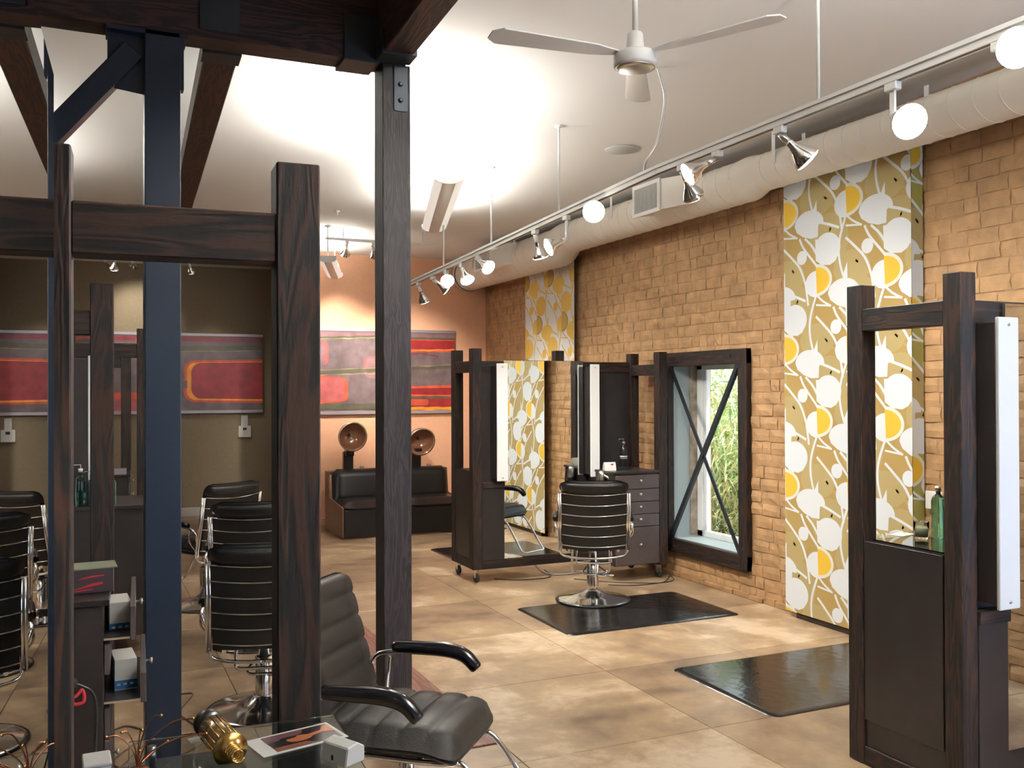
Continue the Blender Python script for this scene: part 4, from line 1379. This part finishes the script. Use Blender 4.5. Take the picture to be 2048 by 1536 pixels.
# second left station: box on top, boxes in the drawers, hanging cord
t = thing('product_box', 'dark carton with red brush strokes on the drawer unit behind the near station', 'box', (-.01, 3.76, .9708), R(3))
boxp('carton', plain('carton_dark_print', (.035, .025, .03), .35), t, (-.115, .085, -.04, .11, 0, .085), .001)
boxp('lid_flap', plain('carton_green_lid', (.20, .22, .15), .5), t, (-.07, .10, -.04, .10, .0855, .090), .001)
boxp('front_edge', M['card'], t, (-.118, -.095, -.042, -.0402, 0, .083))
boxp('side_panel', M['card'], t, (.0852, .0865, -.04, .11, 0, .083))
mb = MB()
for (x0, z0, x1, z1, w_) in ((-.05, .015, .05, .030, .004), (-.02, .024, .05, .036, .003), (-.03, .052, .055, .060, .004), (-.055, .008, .02, .012, .003)):
    mb.add([(x0, -.0415, z0), (x1, -.0415, z1), (x1, -.0415, z1+w_), ((x0+x1)/2, -.0415, (z0+z1)/2+w_*1.8), (x0, -.0415, z0+w_*.4)], [(0, 1, 2, 3, 4)])
mb.build('brush_stroke', M['red'], t)
def foilbox(x, y, z, lab):
    t = thing('foil_box', lab, 'box', (x, y, z), R(4))
    boxp('carton', M['paper'], t, (-.038, .038, -.06, .10, 0, .112), .001)
    boxp('blue_band', M['blue'], t, (-.0385, .0385, -.0605, .1005, .004, .036))
    mb = MB()
    for k in range(3):
        mb.box(-.03+.022*k, -.018+.022*k, -.0614, -.0610, .018, .026)
    mb.build('band_marks', M['paper'], t)
dz2 = [0.965-.03-.14]
foilbox(.098, 3.79, .815, 'white carton with a blue band in the upper open drawer')
foilbox(.115, 3.79, .605, 'white carton with a blue band in the lower open drawer')
t = thing('hair_clipper', 'black hair clipper with a red clip hanging on the drawer unit side', 'clipper', (-.07, 3.53, .70), 0)
MB().tube(smooth_pts([(-.07, 0, .03), (-.02, -.01, .015), (.04, -.01, .0), (.085, -.005, -.05), (.088, -.005, -.20), (.07, -.01, -.45), (.06, -.01, -.66)], 6), .005, 8).build('cord', M['cordb'], t)
MB().lathe([(.0001, -.07), (.022, -.068), (.024, 0), (.020, .06), (.0001, .062)], (-.03, -.014, .012), 16, (1, 0, -.1)).build('body', M['black'], t)
MB().tube(smooth_pts([(-.09, -.03, -.015), (-.03, -.035, -.025), (.02, -.035, -.03), (.045, -.03, -.01), (.05, -.03, -.05), (.02, -.03, -.055), (.015, -.032, -.035)], 6), .006, 8).build('red_clip', M['red'], t)
def bottle(x, y, z, lab, mat, r=.03, h=.2, cap='nickel', group=None, pump=True):
    t = thing('bottle', lab, 'bottle', (x, y, z), 0, group)
    MB().lathe([(.0001, 0), (r*.95, 0), (r, .004), (r, h*.72), (r*.8, h*.80), (r*.35, h*.85), (r*.35, h*.90), (.0001, h*.90)], n=24).build('body', M[mat], t)
    MB().lathe([(.0001, 0), (r*.45, 0), (r*.45, h*.10), (.0001, h*.10)], (0, 0, h*.901), 16).build('cap', M[cap], t)
    if pump:
        MB().tube([(0, 0, h*1.0), (0, 0, h*1.10), (-r*1.3, 0, h*1.10), (-r*1.5, 0, h*1.06)], .0035, 6).build('nozzle', M[cap], t)
    return t
for (x, y, z, lab, mat, r, h) in ((-.055, 6.535, .971, 'green glass bottle nearest the left post on the third station counter', 'greenglass', .03, .24),
                                 (.012, 6.53, .971, 'black bottle beside the green one on the third station counter', 'black', .032, .20),
                                 (.13, 6.53, .971, 'teal glass bottle peeking out right of the dark post', 'greenglass', .022, .20),
                                 (.13, 8.95, .971, 'dark round bottle on the last station counter of the left row', 'black', .04, .15),
                                 (.02, 8.97, .971, 'slim green bottle on the last station counter', 'greenglass', .028, .24)):
    bottle(x, y, z, lab, mat, r, h)
t = thing('product_box', 'small red and white box on the last station counter of the left row', 'box', (.19, 8.93, .971), R(5))
boxp('red_half', M['red'], t, (-.06, .0, -.03, .03, 0, .05)); boxp('grey_half', M['rail'], t, (.0005, .10, -.03, .03, 0, .05))

# things on the middle station
t = bottle(4.50, 7.50, .972, 'black styling spray bottle with a pale label on the middle station counter', 'black', .036, .245)
MB().lathe([(.0368, .105), (.0368, .115)], n=24).build('label_band', M['paper'], t)
MB().lathe([(.0366, .088), (.0366, .098)], n=24).build('label_band', M['rail'], t)
t = thing('appointment_card', 'folded silver white card standing on the middle station counter', 'card', (4.255, 7.34, .9715), R(-8))
mb = MB()
n = 12
P = [(-.028+.056*k/n, .075*math.sin(PI*k/n)**.7 if 0 < k < n else 0) for k in range(n+1)]
mb.prism([(p[0], p[1]) for p in P]+[(p[0]*.95, max(0, p[1]-.0015)) for p in P[::-1]], -.055, .055, 'x')
mb.build('folded_card', M['paper'], t)
boxp('red_mark', M['red'], t, (.005, .03, -.0235, -.0215, .050, .062))
t = thing('hair_dryer', 'silver hair dryer holstered on the left side of the drawer cabinet', 'hair dryer', (4.185, 7.36, .90), 0)
MB().lathe([(.0001, -.05), (.030, -.045), (.036, -.02), (.036, .04), (.030, .065), (.0001, .07)], (0, 0, .0), 20, (.15, 0, 1)).build('barrel', M['nickel'], t)
MB().tube(smooth_pts([(.01, -.03, .03), (.035, -.06, .01), (.06, -.09, -.03), (.10, -.10, -.06)], 6), .013, 10).build('handle', M['nickel'], t)
MB().lathe([(.028, -.10), (.040, -.04)], (0, 0, 0), 20).build('holster', M['iron'], t)
MB().tube(smooth_pts([(-.03, .0, .05), (-.055, -.01, .0), (-.06, -.01, -.10), (-.03, -.01, -.25), (-.01, 0, -.45)], 6), .004, 6).build('cord', M['cordb'], t)
t = thing('flat_iron', 'black flat iron lying on the middle station counter', 'flat iron', (4.44, 7.40, .9715), R(6))
MB().prism([(-.11, 0), (.09, 0), (.10, .012), (.02, .026), (-.06, .022), (-.12, .008)], -.015, .015, 'y').build('body', M['black'], t, .002)

# things on the right station's rear counter (top z 1.01)
ZR = 1.0108
gt = boxp('glass_top', M['tabletop'], st_right, (.05, .52, .092, .620, 1.0103, 1.0163), .0008)
ZR = 1.0170
t = thing('candle_glass', 'small glass tumbler with pale green wax seen through the right frame', 'candle', (3.44, 3.13, ZR))
MB().lathe([(.0001, 0), (.030, 0), (.034, .078), (.032, .078), (.028, .010), (.0001, .008)], n=28).build('tumbler', M['thin'], t)
MB().lathe([(.0001, .012), (.0278, .012), (.0300, .048), (.0001, .046)], n=28).build('wax', M['wax'], t)
t = bottle(3.53, 3.115, ZR, 'tall green glass bottle with a silver cap behind the right post', 'greenglass', .030, .235, pump=False)
t = thing('paper_sheet', 'white sheet of paper lying on the glass by the tumbler', 'paper', (3.47, 3.27, ZR), R(15))
boxp('sheet', M['paper'], t, (-.07, .05, -.04, .035, 0, .001))
t = thing('wall_socket', 'white outlet plate on the brick wall behind the right station', 'outlet', (XW-.024, 4.32, .99))
boxp('plate', M['plasticw'], t, (-.006, .012, -.07, .055, -.055, .06), .003)
MB().cyl((-.009, -.01, .02), (-.006, -.01, .02), .006, 10).build('screw', M['black'], t)

# ------------------------------------------------------------------ hooded dryer chairs on the back wall
def dryer(x0, lab, hx, hz, lean, side=True):
    t = thing('dryer_chair', lab, 'dryer chair', (x0, 10.52, 0), 0, 'hooded dryer chairs')
    W = .76
    L = M['leather']
    Pside = [(0, .02), (.86, .02), (.86, .72), (.70, .72), (.66, .42), (0, .36)]
    for xa in (0, W-.02):
        MB().prism(Pside, xa, xa+.02, 'x').build('side_panel', M['dryerbox'], t, .003)
    boxp('front_panel', L, t, (.021, W-.021, .0, .10, .02, .335), .012, seg=2)
    vs, fs = slab_cushion(W-.05, .66, .10, 1, crown=.01, groove=.01, edge=.04)
    MB().add([(x+W/2, y-.03, z+.355) for (x, y, z) in vs], fs, True).build('seat', L, t)
    vs, fs = slab_cushion(W-.06, .42, .14, 1, crown=.015, groove=.015, edge=.05)
    a = R(8)
    MB().add([(x+W/2, .60+y*math.sin(a)-z*math.cos(a)*.9, .335+y*math.cos(a)+z*math.sin(a)) for (x, y, z) in vs], fs, True).build('backrest', L, t)
    boxp('top_ledge', M['dryerbox'], t, (.021, W-.021, .74, .86, .68, .72), .003)
    boxp('dryer_column', M['black'], t, (hx-.06, hx+.06, .76, .84, .721, .95), .008, seg=2)
    ax_ = Vector((.05, -1, lean)).normalized()
    hc = Vector((hx, .62, hz))
    hood = MB().lathe([(.03, -.13), (.09, -.115), (.14, -.07), (.165, -.01), (.172, .05), (.166, .05), (.158, -.01), (.133, -.065), (.085, -.105), (.0001, -.118)], hc, 36, ax_).build('hood', M['amber'], t)
    MB().lathe([(.166, .046), (.178, .046), (.180, .058), (.166, .058)], hc, 36, ax_).build('rim', M['nickel'], hood)
    MB().lathe([(.0001, -.10), (.018, -.10), (.018, -.092), (.0001, -.090)], hc, 14, ax_).build('vent_hub', M['black'], hood)
    boxp('yoke', M['black'], t, (hx-.05, hx+.05, .68, .80, .90, .97), .008)
    boxp('cup', M['rail'], t, (hx+.15, hx+.20, .78, .82, .721, .765), .003)
    return t
dryer(2.61, 'left hooded dryer chair, its brown side panel beside the near dark post', .27, 1.145, -.10)
dryer(3.375, 'right hooded dryer chair, partly hidden by the tall timber post', .375, 1.07, -.28)

# ------------------------------------------------------------------ cords on the floor
def cord(name, lab, pts, r=.004, mat='cord'):
    o = MB().tube(smooth_pts([(p[0], p[1], p[2] if len(p) > 2 else r+.001) for p in pts], 8), r, 6).build(name, M[mat])
    return tag(o, lab, 'cord')
cord('power_cord', 'brown cord looping over the floor between the steel column and the chair base', [(.10, 4.55), (.30, 4.95), (.46, 5.35), (.52, 5.55), (.40, 5.52), (.42, 5.25), (.48, 5.02), (.52, 4.80), (.44, 4.66), (.25, 4.52), (.0, 4.3)])
cord('power_cord', 'brown cord coiled on the floor below the open drawers', [(.02, 4.45), (.12, 4.75), (.26, 4.95), (.16, 5.15), (.02, 4.95), (.10, 4.62), (.24, 4.52), (.2, 4.2), (.1, 4.05)], .0045)
cord('power_cord', 'dark cord trailing under the middle station', [(3.3, 7.75), (3.5, 7.62), (3.75, 7.60), (3.85, 7.72), (3.9, 7.95)], .0045, 'cordb')
cord('power_cord', 'grey cable with a pale plug under the middle station', [(3.78, 7.95, .10), (3.80, 7.85, .03), (3.85, 7.72), (4.0, 7.66), (4.15, 7.66)], .008, 'rail')
cord('power_cord', 'long dark cord looping on the floor right of the middle chair toward the wall', [(3.95, 7.45), (4.2, 7.18), (4.45, 7.02), (4.62, 6.98), (4.74, 7.05), (4.80, 7.2), (4.6, 7.0), (4.3, 6.98), (4.1, 7.1)], .004, 'cordb')
cord('power_cord', 'thin dark cord at the bottom edge near the right station', [(2.62, 3.0), (2.70, 3.26), (2.86, 3.26), (3.0, 3.1)], .004, 'cordb')
